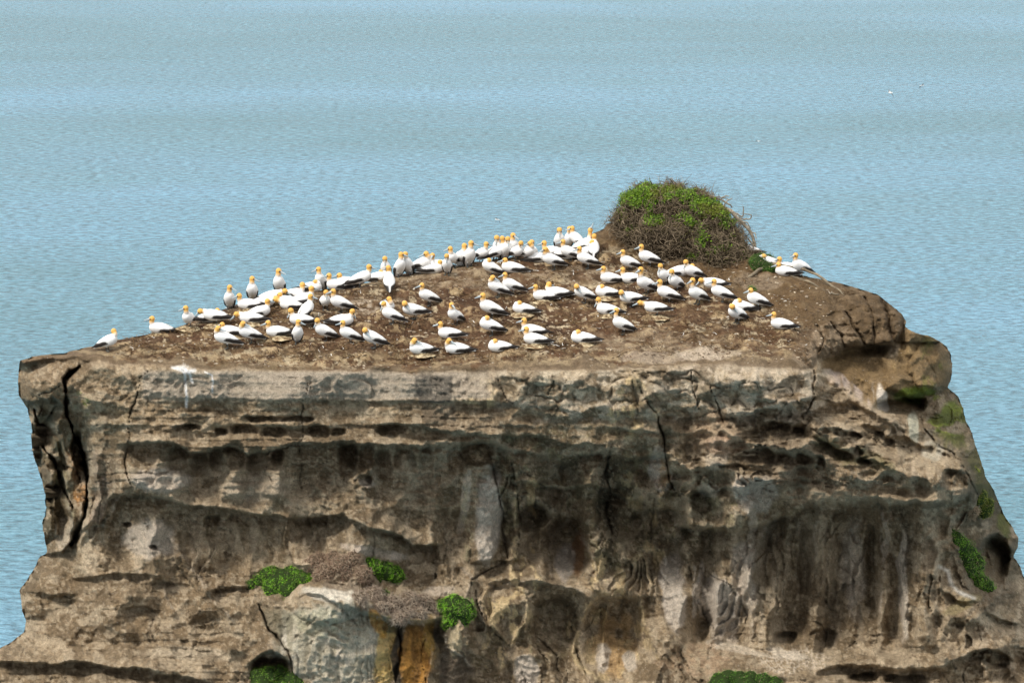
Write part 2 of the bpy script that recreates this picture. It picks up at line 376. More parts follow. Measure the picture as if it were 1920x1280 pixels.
# right hand shoulder
ledge([(1528,676),(1560,672),(1582,656),(1630,650),(1675,648)], .5, 14, 26, 2, mix=.4)
ledge([(1655,716),(1700,740),(1740,735),(1778,722)], .9, 20, 18, 2)
ledge([(1580,745),(1640,775),(1680,800),(1720,830),(1770,850),(1822,880)], .45, 16, 22, 2)
hollow(1690, 760, 50, 18, 1.3, -5); hollow(1640, 660, 26, 14, .4)
hollow(1855, 1060, 34, 60, 1.6, 20)
hollow(1790, 900, 26, 20, .5)
# --- alcoves under the third band, honeycomb pockets, caves
for a_ in [(417,810,14,9),(460,807,25,12),(516,808,25,13),(597,810,25,13),(638,809,16,8),(497,783,42,7),(735,806,34,12),(560,786,30,5),(350,800,30,6)]: hollow(*a_, .38)
for i, x_ in enumerate([330,372,405,440,480,520,655,690,720,760,800,850]):
    hollow(x_, 862 + 8 * math.sin(i * 1.7), 17 + 4 * math.sin(i * 2.3), 26, .35, 0, 2.5)
hollow(480, 900, 60, 40, -.25); hollow(690, 900, 14, 12, .35); hollow(655, 862, 22, 40, .5)
for a_ in [(1428,802,12,8),(1446,798,11,8),(1468,803,14,8),(1497,810,14,9),(1552,838,16,9),(1585,852,15,8),(1618,866,14,8),(1440,850,16,14),(1472,858,14,10),(1505,862,16,10),(1541,872,13,10),
           (1580,812,14,7),(1604,818,12,7),(1666,824,11,8),(1650,812,9,6),(1610,845,10,7)]: hollow(*a_, .42, 15, 2.5)
hollow(1003, 970, 34, 28, 1.4, -20); hollow(1063, 1035, 46, 66, 1.0, 0, 2.2); hollow(1010, 1030, 20, 40, .4)
hollow(895, 850, 38, 22, .6); hollow(1150, 960, 60, 60, .5); hollow(1240, 990, 60, 40, .8); hollow(1250, 1060, 34, 60, .4)
hollow(1150, 1190, 60, 90, .8, 5, 2.4); hollow(960, 1160, 46, 45, -.3); hollow(1040, 1170, 46, 60, .6); hollow(990, 1260, 30, 50, -.3)
hollow(1315, 940, 20, 24, .6); hollow(505, 1252, 40, 18, .8); hollow(1470, 1200, 24, 18, .5); hollow(1540, 1195, 30, 16, .3)
hollow(1620, 1270, 30, 10, .6); hollow(1700, 1272, 40, 10, .6); hollow(1830, 1245, 34, 18, .4); hollow(1360, 1130, 30, 50, -.25)
for a_ in [(240,980,8,5),(290,1030,8,5),(395,980,16,10),(1870,1252,16,6)]: hollow(*a_, .3)
# pale lower buttress
bump_out(650, 1215, 125, 120, .5); bump_out(610, 1128, 70, 40, .5); bump_out(780, 1250, 45, 110, .4)
bump_out(940, 1155, 48, 55, .3); bump_out(860, 1170, 34, 60, .4)
for a_ in [(1231,725,26,24,.35),(1218,752,22,20,.3),(1110,722,16,12,.15),(1090,735,14,13,.18),(1060,722,20,22,.12),(1395,716,55,26,.35),(1450,725,50,30,.25),(1330,725,22,26,.2),
           (1640,600,70,45,.25),(1590,620,60,30,.2),(1745,690,40,50,.5),(1700,680,40,40,.2),(92,715,45,35,.25),(190,715,55,40,.25)]: bump_out(*a_)
# fluted back wall of the big right-hand hollow
for x0, x1, w_, h_ in [(1490,1475,9,.22),(1545,1528,16,.25),(1600,1600,40,.35),(1552,1548,6,-.3),(1636,1640,7,-.2),(1655,1655,10,.22),(1690,1700,8,.25),(1720,1740,9,.3),(1430,1405,14,.25),(1380,1360,12,.2),(1510,1505,6,-.22),(1572,1560,5,-.18)]:
    xc_ = x0 + (x1 - x0) * (Y - 950) / 250
    F -= h_ * np.exp(-((WX - xc_) / w_) ** 2) * sst(945, 990, Y) * (1 - sst(1190, 1225, Y)) * sst(1340, 1400, X)
fl = fbm(WX / 26 + (Y - 950) / 500, Y / 260, 61, 3)
F -= .16 * fl * (sst(955, 1000, Y) * (1 - sst(1180, 1230, Y)) * sst(1280, 1360, X) * (1 - sst(1740, 1800, X)) + .8 * sst(960, 990, Y) * (1 - sst(1050, 1110, Y)) * sst(200, 260, X) * (1 - sst(700, 860, X)) + .8 * sst(845, 870, Y) * (1 - sst(920, 950, Y)) * sst(230, 260, X) * (1 - sst(850, 900, X)))
# water-worn ribs and flow lines, some crusted with cream flakes
RIBS = []
def rib(pts, w_, h_, c=None, st=.7):
    global F
    d = segdist(pts, X + 6 * fbm(X / 34, Y / 34, 251, 4), Y + 6 * fbm(X / 34, Y / 34, 253, 4))
    ww = w_ * np.clip(1 + .9 * fbm(X / 30, Y / 40, 255, 3), .35, 1.8)
    F = F - h_ * np.exp(-(d / ww)) ; RIBS.append((np.exp(-(d / (ww * .8)) ** 2), c, st))
CR = (.56, .47, .31); GY = (.42, .38, .33)
rib([(1107,1120),(1092,1150),(1080,1190),(1073,1225),(1090,1252),(1125,1275)], 6, .35, CR, .85)
rib([(1107,1120),(1070,1098),(1020,1090),(975,1088),(915,1098)], 5, .3, GY, .5)
rib([(966,925),(962,960),(968,1000),(962,1040),(958,1070),(972,1088)], 5, .3, CR, .7)
rib([(985,1052),(1000,1066),(1010,1085),(1040,1096)], 4, .25, CR, .8)
rib([(1125,1050),(1118,1085),(1128,1108),(1160,1116)], 5, .25, CR, .75)
rib([(1210,1040),(1212,1075),(1222,1100)], 3, .2, CR, .7)
rib([(1062,972),(1040,1000),(1030,1040),(1036,1080)], 4, .25, GY, .4); rib([(1062,972),(1090,1000),(1112,1040),(1115,1080)], 4, .25, GY, .4)
rib([(913,1100),(905,1125),(920,1165),(957,1212),(985,1165),(988,1130),(975,1100)], 4, .3, CR, .6)
rib([(860,1060),(882,1085),(875,1120),(905,1165)], 5, .3, GY, .5)
rib([(870,910),(868,950),(880,1000),(872,1050)], 6, .2, (.40,.37,.26), .6); rib([(880,880),(905,930),(925,985),(918,1045)], 8, .2)
rib([(1587,955),(1562,975),(1553,1010),(1553,1100),(1548,1185)], 5, .35); rib([(1532,965),(1525,1010),(1530,1080)], 6, .25, GY, .4)
rib([(1658,972),(1650,1010),(1655,1070),(1650,1150)], 5, .3, GY, .55); rib([(1702,1005),(1690,1050),(1697,1130),(1693,1205)], 6, .35, GY, .6)
rib([(1440,985),(1415,1030),(1405,1100),(1412,1190)], 8, .35, GY, .45); rib([(1480,985),(1462,1050),(1460,1150)], 8, .3); rib([(1500,980),(1492,1050),(1498,1140)], 5, .25, GY, .3)
rib([(1740,1000),(1725,1050),(1740,1110),(1765,1160)], 7, .3); rib([(1300,1060),(1302,1110),(1320,1160),(1340,1200)], 4, .25, (.6,.56,.5), .6)
rib([(1230,1050),(1228,1110),(1250,1180),(1265,1215)], 5, .3)
rib([(1140,1130),(1128,1190),(1135,1240)], 5, .2, (.36,.27,.14), .5); rib([(1200,1130),(1215,1190),(1235,1235)], 6, .25, (.36,.29,.17), .5)
rib([(800,1185),(812,1225),(800,1280)], 4, .3, GY, .4); rib([(835,1190),(840,1215),(870,1232),(885,1250)], 3.5, .3, (.5,.47,.42), .7); rib([(862,1175),(858,1205),(872,1225)], 4, .25, CR, .6)
rib([(690,865),(700,895),(690,915)], 5, .3, GY, .5); rib([(230,920),(212,955),(195,985)], 4, .3, GY, .6); rib([(100,820),(118,870),(125,930),(140,990)], 5, .5, (.27,.25,.17), .5); rib([(75,830),(92,880),(100,940),(108,1000)], 5, .5)
rib([(170,830),(185,880),(188,930),(165,990)], 7, .4, (.29,.24,.20), .4); rib([(325,1010),(345,1050),(372,1085),(400,1120),(430,1160)], 5, .25, GY, .4); rib([(310,1085),(312,1120),(325,1150)], 3.5, .2, GY, .4)
rib([(440,980),(455,1030),(470,1080)], 8, .2); rib([(540,975),(530,1020),(548,1055),(580,1060)], 5, .3); rib([(600,985),(620,1020),(650,1035)], 5, .2)
rib([(1275,915),(1300,900),(1330,905)], 4, .2, CR, .4); rib([(1190,700),(1215,745),(1235,785)], 4, .2, CR, .6); rib([(1340,740),(1370,765),(1385,790)], 5, .25, (.5,.46,.4), .6); rib([(1400,745),(1440,745),(1480,755),(1520,745)], 5, .25, GY, .5)
rib([(1535,700),(1580,725),(1640,768),(1690,812),(1750,850),(1815,882)], 7, .35, (.36,.30,.22), .5)

# --- cracks
crack([(283,693),(263,710),(257,733),(247,770),(242,807),(238,833)], 2.6, .5); crack([(238,833),(233,873),(247,910)], 3.5, .5)
crack([(577,707),(570,753),(567,780),(570,800),(567,827),(540,838),(500,853),(497,887),(513,903)], 2.2, .35); crack([(560,833),(565,867),(563,927)], 2.5, .35)
crack([(147,687),(120,710),(123,760),(133,807),(150,837),(163,887),(165,940),(153,985),(133,1020)], 8, 1.9); crack([(63,770),(77,827),(100,860),(117,903),(133,953)], 7, 1.3)
crack([(120,712),(95,735),(60,742)], 3, .3, .5); crack([(300,700),(277,735),(300,740)], 1.5, .1, .5)
crack([(930,700),(938,720),(950,747),(967,760)], 2.6, .4); crack([(1187,697),(1207,743),(1233,783)], 3.2, .6); crack([(1233,783),(1243,827),(1257,897),(1270,930)], 5, 1.1)
crack([(983,690),(980,723),(967,753)], 1.8, .25, .8); crack([(1037,700),(1040,715),(1027,743)], 2, .3, .8); crack([(1060,705),(1063,735),(1035,745)], 1.8, .25, .8)
crack([(1296,690),(1300,730),(1310,765)], 3, .5); crack([(1331,726),(1349,767),(1359,795)], 3, .5)
crack([(1146,835),(1134,880),(1144,925),(1136,960),(1146,1005)], 9, 1.1); crack([(1235,900),(1220,980),(1225,1060)], 4, .5, .8)
crack([(917,840),(930,900),(942,960),(945,1020),(952,1045)], 7, .7, .8); crack([(960,860),(970,920),(975,990),(968,1050)], 5, .5, .7)
crack([(483,1133),(500,1170),(540,1220),(560,1290)], 4.5, .8); crack([(745,1172),(750,1200),(742,1290)], 8, 1.0)
crack([(875,1125),(887,1087),(923,1063),(960,1045)], 3.2, .45); crack([(893,1100),(893,1130),(903,1153),(923,1183),(957,1213)], 3, .45)
crack([(1307,1060),(1363,1093),(1397,1140),(1403,1157),(1383,1200)], 3.4, .45); crack([(1290,1050),(1300,1100),(1325,1165),(1350,1190)], 3.5, .5)
crack([(1708,1065),(1735,1120),(1760,1175),(1780,1200)], 2, .3, .8); crack([(1755,1230),(1790,1300)], 1.5, .2, .6)
crack([(300,1000),(330,1060),(368,1104),(395,1135)], 2, .25, .6); crack([(510,1000),(512,1060)], 1.5, .15, .5); crack([(458,1030),(456,1080)], 1.5, .15, .5)
crack([(780,967),(815,978),(838,985)], 1.6, .2, .8); crack([(860,1018),(875,1040),(882,1055)], 1.6, .2, .7)
crack([(1062,970),(1110,1020),(1135,1035)], 3, .4, .8); crack([(1062,970),(1030,1000),(1000,1040)], 3, .4, .8)
crack([(1572,700),(1600,730),(1640,745)], 2, .2, .6); crack([(1527,690),(1526,745),(1510,780)], 3.5, .6)
crack([(1655,560),(1668,590),(1680,630)], 2.5, .3, .8); crack([(1590,590),(1620,640)], 2, .2, .6); crack([(1660,820),(1680,830),(1700,842)], 2, .3, .6)
crack([(1720,640),(1745,680),(1760,720)], 2, .2, .5); crack([(1725,780),(1750,830),(1800,860),(1850,960)], 5, .6, .9)
crack([(1000,1150),(1010,1230),(1015,1290)], 3, .3, .7); crack([(1086,1130),(1070,1180),(1085,1240),(1110,1280)], 4, .5, .6); crack([(805,1180),(790,1230),(800,1280)], 3, .4, .8)
# --- general weathering relief
Gup = 1 - sst(930, 1000, Y)
F -= .5 * fbm(X / 130, Y / 110, 71, 3)
def veins(sx_, sy_, seed, w_, mask, depth):
    global F, CRK
    v_ = np.abs(fbm(X / sx_, Y / sy_, seed, 4)); m_ = mask * np.exp(-(v_ / w_) ** 2)
    F = F + depth * m_; CRK = np.maximum(CRK, .6 * m_)
rgh = .45 + .9 * np.exp(-(((X - 1090) / 190) ** 2 + ((Y - 950) / 150) ** 2)) + .6 * sst(1230, 1300, X) * np.exp(-((Y - 830) / 90) ** 2) + .4 * sst(1700, 1780, X) + .35*np.exp(-(((X - 90) / 80) ** 2 + ((Y - 850) / 150) ** 2))
rd = 1 - 2 * np.abs(fbm(X / 46, Y / 40, 75, 4))
F -= rgh * (.16 * rd + .12 * fbm(X / 22, Y / 20, 77, 3) + .05 * fbm(X / 8, Y / 8, 79, 3))
F -= .045 * fbm(WX / 160, Y / 7.5, 81, 3) * (Gup * (1 - sst(1150, 1250, X)) + .3) * sst(690, 720, Y)
F -= .018 * fbm(X / 4.5, Y / 4.5, 83, 2)
w1, w2 = worley(WX / 24, WY / 17, 3)
band = sst(698, 712, Y) * (1 - sst(738, 752, Y)) * sst(240, 300, X) * (1 - sst(900, 960, X))
F += .10 * band * (1 - sst(.15, .75, w1)) * (vn(X / 60, Y / 60, 87) > .3)
def pillows(sx_, sy_, mask, h, seed, k_=.45):
    global F, CRK
    p1, p2 = worley((X + 16 * fbm(X / 36, Y / 36, seed, 4)) / sx_, (Y + 14 * fbm(X / 36, Y / 36, seed + 1, 4)) / sy_, seed)
    g_ = np.clip(p2 - p1, 0, 1)
    F = F - h * mask * (1 - np.exp(-(g_ / k_) ** 1.0 * 3))
bl = sst(930, 1000, X) * (1 - sst(1500, 1560, X)) * sst(684, 695, Y) * (1 - sst(745, 790, Y - .08 * (X - 1000)))
pillows(50, 30, bl * sst(.3, .55, vn(X / 70, Y / 50, 88)), .24, 5)
def scallops(sx_, sy_, mask, h, seed, skew=0.):
    """water-worn bowls with sharp ribs between them"""
    global F
    p1, p2 = worley((X + skew * (Y - 950) + 15 * fbm(X / 50, Y / 50, seed, 4)) / sx_, (Y + 15 * fbm(X / 45, Y / 45, seed + 1, 4)) / sy_, seed)
    F = F + h * mask * (1.25 * np.clip(1 - (p1 / .72) ** 2, 0, 1) - .5)
def box(x0, x1, y0, y1, s_=25): return sst(x0 - s_, x0 + s_, X) * (1 - sst(x1 - s_, x1 + s_, X)) * sst(y0 - s_, y0 + s_, Y) * (1 - sst(y1 - s_, y1 + s_, Y))
ctr = np.exp(-(((X - 1090) / 170) ** 2 + ((Y - 940) / 110) ** 2))
scallops(48, 75, box(240, 860, 850, 940, 14), .55, 5); scallops(95, 190, box(200, 880, 955, 1100), .8, 7); scallops(30, 70, box(200, 880, 955, 1100), .10, 8)
scallops(70, 340, box(1300, 1760, 940, 1215), 1.1, 9, .12); scallops(24, 240, box(1300, 1760, 940, 1215), .22, 10, .12)
scallops(70, 130, box(930, 1280, 840, 1060), 1.2, 12); scallops(30, 46, box(930, 1300, 830, 1060), .28, 13)
scallops(105, 150, box(850, 1340, 1050, 1300), .9, 14); scallops(40, 70, box(850, 1340, 1050, 1300), .16, 15)
scallops(44, 26, box(1230, 1760, 775, 935, 18), .42, 16, -.4); scallops(100, 60, box(1230, 1760, 760, 935), .55, 17, -.3); scallops(20, 13, box(1250, 1700, 780, 930), .12, 18)
scallops(110, 70, box(-200, 480, 1050, 1230), .5, 19); scallops(40, 26, box(-200, 480, 1050, 1300), .14, 20)
scallops(50, 60, box(1750, 2100, 740, 1300), .6, 21); scallops(90, 60, box(1540, 1790, 640, 780), .5, 23); scallops(36, 24, box(1530, 1790, 600, 780, 12), .14, 24)
scallops(34, 190, box(-200, 175, 770, 1020), .9, 25, .25); scallops(60, 40, box(-50, 250, 690, 780, 10), .28, 26)
scallops(60, 24, box(240, 940, 758, 830, 8), .14, 27); scallops(80, 40, box(930, 1560, 690, 790, 8), .25, 28)
scallops(13, 9, np.clip(sst(.45, .65, vn(X / 80, Y / 60, 27)), 0, 1) * sst(700, 720, Y), .07, 29)
scallops(130, 60, box(1450, 1950, 1220, 1400), .5, 30)
def sheets(sx_, sy_, k_, h, mask, seed, skew=0.):
    """overlapping flow sheets: smooth skins that end in sharp little steps"""
    global F, EDG
    h = h * .62; g_ = (fbm((X + skew * (Y - 1000)) / sx_ + .35 * fbm(X / 60, Y / 60, seed + 7, 3), Y / sy_, seed, 2) + .006 * (X if sy_ > sx_ else Y)) * k_ * .8
    g_ = g_ + .12 * fbm(X / 14, Y / 20, seed + 9, 3); f_ = g_ - np.floor(g_)
    am_ = np.clip(.4 + 1.4 * fbm(X / 80, Y / 90, seed + 5, 3), 0, 1.2)
    F = F + h * mask * am_ * (f_ - .5); EDG = np.maximum(EDG, mask * am_ * np.exp(-(f_ / .07) ** 2))
EDG = np.zeros_like(X)
sheets(80, 190, 5, .55, box(870, 1340, 1040, 1320), 301); sheets(70, 210, 5, .45, box(1300, 1770, 985, 1215), 305, .12); sheets(60, 120, 5, .5, box(930, 1290, 835, 1050), 311)
sheets(110, 160, 4, .35, box(200, 880, 965, 1110), 315); sheets(90, 80, 4, .3, box(240, 860, 860, 935, 12), 321); sheets(120, 45, 5, .4, box(1240, 1780, 770, 930), 325, -.4)
sheets(50, 160, 4, .6, box(-200, 190, 760, 1030), 331, .2); sheets(130, 60, 4, .3, box(-200, 490, 1090, 1330), 335); sheets(60, 90, 4, .45, box(1760, 2100, 760, 1300), 341); sheets(60, 150, 4, .22, box(540, 750, 1130, 1320), 345)
tt_ = (SY + 9 * fbm(X / 160, Y / 60, 33, 3)) / 15.; sw = tt_ - np.floor(tt_)
F -= .10 * (sw - .5) * sst(.42, .62, vn(X / 130, Y / 22, 34)) * np.clip(box(-200, 1000, 760, 930) + .7 * box(-200, 480, 1060, 1400) + .6 * box(1250, 1850, 850, 940) + .5 * box(1300, 1950, 1180, 1400) + .5 * box(1380, 1760, 1140, 1220), 0, 1)

# rounding towards the outline on both flanks
side = np.where(Y > 640, 1., 0.) * (Y < 1360)
F += side * (1.1 * np.exp(-edge / 9) + .5 * np.exp(-edge / 30))

s = 1 / (1 + np.exp(-np.clip((Y - lip) / 2.5, -30, 30)))
D = PLAT * (1 - s) + F * s
TOP = 1 - sst(-6, 6, Y - lip)                       # 1 on the plateau
D += (1 - s) * .9 * np.exp(-edge / 5)
# creased, rolling rock of the right-hand shoulder
sr = (1 - s) * sst(1500, 1580, X + .35 * (Y - 600)) * sst(0, 16, edge)
p1, p2 = worley((X + .6 * Y + 20 * fbm(X / 50, Y / 50, 241, 4)) / 84, (Y - .2 * X + 14 * fbm(X / 45, Y / 45, 242, 4)) / 46, 41)
D += sr * (.5 * (np.clip(1 - (p1 / .75) ** 2, 0, 1) - .4) * -1 + .34 * fbm(X / 26, Y / 14, 243, 4) + .08 * fbm(X / 7, Y / 5, 244, 3))
for pts, w_, h_ in [([(1589,585),(1602,610),(1624,642)], 2.6, .5), ([(1655,560),(1664,590),(1675,640)], 3, .6), ([(1560,600),(1575,625),(1585,650)], 2, .4), ([(1620,560),(1640,600),(1640,640)], 1.8, .3), ([(1530,610),(1545,640),(1535,665)], 1.6, .3)]:
    dd = segdist(pts, X + 4 * fbm(X / 16, Y / 16, 245, 3), Y + 4 * fbm(X / 16, Y / 16, 246, 3)); D += h_ * np.exp(-(dd / w_) ** 2) * (1 - s)
P3 = at(X, Y, D)
wx, wy = P3[..., 0], P3[..., 1]
hz = .10 * fbm(wx / 1.7, wy / 1.7, 91, 4) + .05 * fbm(wx / .35, wy / .35, 93, 3) + .018 * fbm(wx / .09, wy / .12, 95, 2)
m1, m2 = worley(wx / .85, wy / .85, 31); hz = hz + .12 * np.exp(-(m1 / .30) ** 2)
P3[..., 2] += hz * TOP * sst(0, 25, edge)

# ---------------------------------------------------------------- mineral colours, lichen, algae, guano (albedo, with undercut shade painted in)
NBLOB = fbm(X / 20, Y / 26, 191, 5)
Kc = np.zeros(X.shape + (3,)); Kc[:] = (.275, .22, .152)
def blend(m, c):
    global Kc
    m = np.clip(m, 0, 1)[..., None]; Kc = Kc * (1 - m) + np.array(c) * m
def blob(cx_, cy_, rx, ry, rot=0, soft=.2):
    c, s_ = math.cos(R(rot)), math.sin(R(rot))
    u = ((WX - cx_) * c + (WY - cy_) * s_) / rx; v = (-(WX - cx_) * s_ + (WY - cy_) * c) / ry
    return 1 - sst(1 - soft, 1 + soft, np.hypot(u, v) + .35 * NBLOB)
nA = fbm(X / 90, Y / 70, 101, 5); nB = fbm(X / 28, Y / 24, 103, 5); nC = fbm(X / 9, Y / 8, 105, 4); nS = fbm(WX / 13, Y / 150, 107, 4); nH = fbm(WX / 150, Y / 9, 109, 4)
blend(.75 * sst(-.05, .35, nA), (.15, .115, .075)); blend(.6 * sst(.05, .4, -nA + .3 * nC), (.37, .315, .24))
blend(.6 * sst(.02, .3, nH) * sst(700, 740, Y) * (1 - sst(1000, 1050, Y)), (.15, .115, .075))
blend(.6 * sst(.05, .5, nS) * sst(840, 900, Y), (.12, .095, .062)); blend(.45 * sst(.1, .5, -nS) * sst(840, 900, Y), (.43, .375, .30))
# grey pale upper band
blend(.75 * sst(690, 700, Y) * (1 - sst(746, 758, Y)) * sst(250, 280, X) * (1 - sst(760, 785, X)), (.36, .315, .26))
blend(.85 * sst(775, 782, SX - .12 * (SY - 700)) * (1 - sst(845, 852, SX)) * sst(696, 706, Y) * (1 - sst(752, 758, Y)), (.125, .115, .10))
blend(.5 * sst(785, 792, SX - .2 * (SY - 750)) * (1 - sst(930, 950, SX)) * sst(755, 760, Y) * (1 - sst(800, 815, Y)), (.20, .165, .125))
blend(.8 * blob(1060, 725, 130, 32) * sst(-.3, .1, nB), (.47, .43, .35)); blend(.8 * blob(1380, 712, 150, 30) * sst(-.4, 0, nB), (.45, .40, .335)); blend(.6 * blob(1160, 735, 90, 45) * sst(-.1, .2, nB), (.50, .44, .35))

blend(.5 * blob(120, 735, 150, 60) , (.24, .185, .125)); blend(.5 * blob(190, 800, 60, 60), (.22, .185, .125))
# lower left browns
blend(.65 * sst(1060, 1120, Y) * (1 - sst(430, 520, X)), (.16, .12, .075)); blend(.5 * blob(160, 1230, 300, 30) , (.30, .245, .175))
blend(.6 * blob(350, 1225, 90, 12), (.42, .38, .31))
# dark lichen and algae, mostly in the centre; darker hollows and right-hand wall
alg = np.clip(blob(1090, 870, 170, 70) + blob(1150, 960, 110, 110) + .9 * blob(960, 960, 30, 110) + .8 * blob(1270, 960, 120, 50) + .6 * blob(1200, 830, 60, 60) + .6 * blob(1400, 965, 110, 28) + .7 * blob(1030, 1190, 60, 60) + .5 * blob(900, 1240, 120, 50), 0, 1)
blend(.55 * alg * sst(-.2, .05, nB + .5 * nC), (.085, .078, .045)); blend(.55 * alg * sst(.1, .35, nC + .4 * nB), (.27, .25, .16))
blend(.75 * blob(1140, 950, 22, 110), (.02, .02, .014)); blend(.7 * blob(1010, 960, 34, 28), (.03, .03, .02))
blend(.3 * blob(1600, 985, 240, 40) * sst(-.2, .1, nS), (.085, .07, .05)); blend(.25 * blob(1560, 1080, 190, 90) * sst(-.1, .15, nS), (.14, .115, .08))
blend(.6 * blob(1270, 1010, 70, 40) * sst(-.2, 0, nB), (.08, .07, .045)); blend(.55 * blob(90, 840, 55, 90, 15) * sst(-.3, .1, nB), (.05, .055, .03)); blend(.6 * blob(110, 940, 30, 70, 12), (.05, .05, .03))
blend(.55 * blob(180, 870, 40, 50), (.12, .10, .075)); blend(.8 * blob(152, 925, 12, 22), (.33, .17, .06)); blend(.6 * blob(142, 880, 16, 40, -15), (.30, .20, .12)); blend(.7 * blob(120, 1000, 22, 26), (.40, .36, .30)); blend(.5 * blob(190, 940, 14, 50, 15), (.27, .22, .19))
blend(.6 * blob(62, 830, 12, 26), (.33, .28, .19)); blend(.6 * blob(125, 810, 14, 12), (.33, .32, .25)); blend(.5 * blob(120, 895, 20, 18, 30), (.30, .29, .20))
blend(.85 * blob(155, 755, 16, 26) * sst(.0, .2, nC), (.12, .17, .02))
blend(.5 * np.clip(blob(1120, 900, 180, 110) + blob(1020, 1200, 130, 80) + .5 * blob(1560, 985, 190, 40), 0, 1) * sst(.0, .15, nB), (.13, .105, .07))
fleck = sst(.18, .3, fbm(X / 5, Y / 5, 181, 3)) ; blend(.45 * fleck * (1 - TOP), (.42, .37, .29)); blend(.5 * sst(.2, .32, fbm(X / 6, Y / 7, 183, 3)) * (1 - TOP), (.085, .07, .048))
blend(.6 * sst(.12, .2, fbm(X / 22, Y / 18, 185, 5)) * (1 - TOP), (.13, .10, .065)); blend(.5 * sst(.14, .22, fbm(X / 26, Y / 20, 187, 5)) * (1 - TOP), (.41, .355, .275))
# smooth grey-violet tongues
for a_ in [(915,960,24,90,4,.6),(1265,1110,26,70,-6,.8),(1345,1130,30,50,-20,.8),(1360,1170,26,40,0,.5),(1245,895,16,30,10,.6),(280,1010,50,40,0,.4),(640,1090,30,30,0,.2),(1395,1090,26,70,0,.45),(1600,1060,26,90,0,.3),(1060,1050,18,34,8,.75),(1130,1120,0.1,.1,0,.1),(985,1262,20,34,0,.6),(300,900,50,22,0,.5),(480,915,60,24,0,.25),(690,905,16,8,0,.6),(1420,925,34,34,-20,.4)]:
    blend(a_[5] * blob(*a_[:5]), (.40, .37, .345))
for a_ in [(1310,1110,7,50,8,.9),(1395,935,14,30,-25,.7),(1410,1010,9,60,6,.4),(1440,900,12,12,0,.4),(1660,1010,5,50,0,.5),(1692,1100,6,90,-2,.5),(870,935,10,60,6,.5),(480,1225,0.1,1,0,0),(1385,1215,60,8,12,.5),(1480,1225,40,7,14,.7),(700,1230,10,2,0,.1),(1330,920,20,12,0,.4),(1345,850,22,30,10,.4),(1400,765,18,26,0,.5),(1480,780,18,18,0,.45),(1240,860,12,22,10,.5)]:
    blend(a_[5] * blob(*a_[:5]), (.60, .56, .50))
# creamy flakes and ochre stains
fk = sst(.12, .22, fbm(X / 17, Y / 26, 121, 4))
for a_ in [(968,1085,22,24),(990,1090,14,20),(1000,935,14,40),(1045,945,0.1,0.1),(1125,1085,18,50),(1180,1090,20,40),(950,1150,44,60),(1075,1200,12,80),(1150,1200,55,80),(1230,1000,20,60),(1000,1050,20,40),(1180,760,60,50),(900,735,30,30),(1220,900,60,50),(930,1230,30,30)]:
    blend(.8 * blob(*a_) * fk, (.52, .43, .27))
blend(.75 * blob(1155, 1210, 42, 55) * sst(-.4, .1, nB), (.36, .25, .13)); blend(.9 * blob(1130, 1233, 15, 24), (.60, .54, .45)); blend(.8 * blob(1185, 1235, 12, 16), (.58, .52, .42))
blend(.7 * blob(1085, 1035, 14, 44, 5), (.22, .12, .06)); blend(.4 * blob(1340, 805, 60, 40), (.34, .25, .18)); blend(.4 * blob(1360, 835, 40, 16), (.36, .24, .17)); blend(.5 * blob(1242, 885, 18, 26), (.40, .27, .19))
# buttress: pale bluish rock, yellow edge, orange wash, black drip
pale = blob(630, 1205, 105, 85, 8, .15); blend(.9 * pale, (.40, .385, .325)); blend(.35 * pale * sst(0, .4, nS), (.36, .38, .34)); blend(.4 * pale * sst(.0, .3, nB), (.33, .31, .28)); blend(.6 * pale * sst(.0, .25, fbm(X / 9, Y / 70, 195, 4)), (.25, .24, .19)); blend(.5 * pale * sst(.15, .4, fbm(X / 12, Y / 60, 196, 4)), (.52, .50, .46)); blend(.35 * blob(600, 1165, 50, 30), (.36, .37, .27))
blend(.8 * blob(612, 1113, 46, 13), (.58, .57, .53)); blend(.8 * blob(722, 1230, 18, 70, 6), (.46, .34, .13)); blend(.8 * blob(706, 1165, 10, 30, -25), (.40, .22, .04))
blend(.97 * blob(778, 1235, 30, 68, 3, .2), (.34, .18, .045)); blend(.75 * blob(778, 1235, 30, 70) * sst(-.1, .3, nS), (.15, .085, .03)); blend(.85 * blob(808, 1190, 10, 34, 8), (.42, .27, .08)); blend(.5 * blob(815, 1235, 8, 20, 20), (.45, .33, .15))
blend(.8 * blob(850, 1245, 36, 40), (.13, .11, .09)); blend(.7 * blob(850, 1200, 12, 34), (.42, .38, .28)); blend(.9 * blob(745, 1230, 7, 70), (.025, .022, .018)); blend(.7 * blob(735, 1175, 22, 12), (.03, .027, .02)); blend(.8 * blob(828, 1190, 14, 18), (.05, .045, .035))
blend(.6 * blob(520, 1165, 30, 24, 30), (.12, .12, .09)); blend(.5 * blob(780, 1150, 60, 20), (.35, .29, .2)); blend(.7 * blob(708, 1036, 60, 10, 10), (.48, .44, .41)); blend(.5 * blob(820, 1107, 26, 9), (.55, .50, .45))
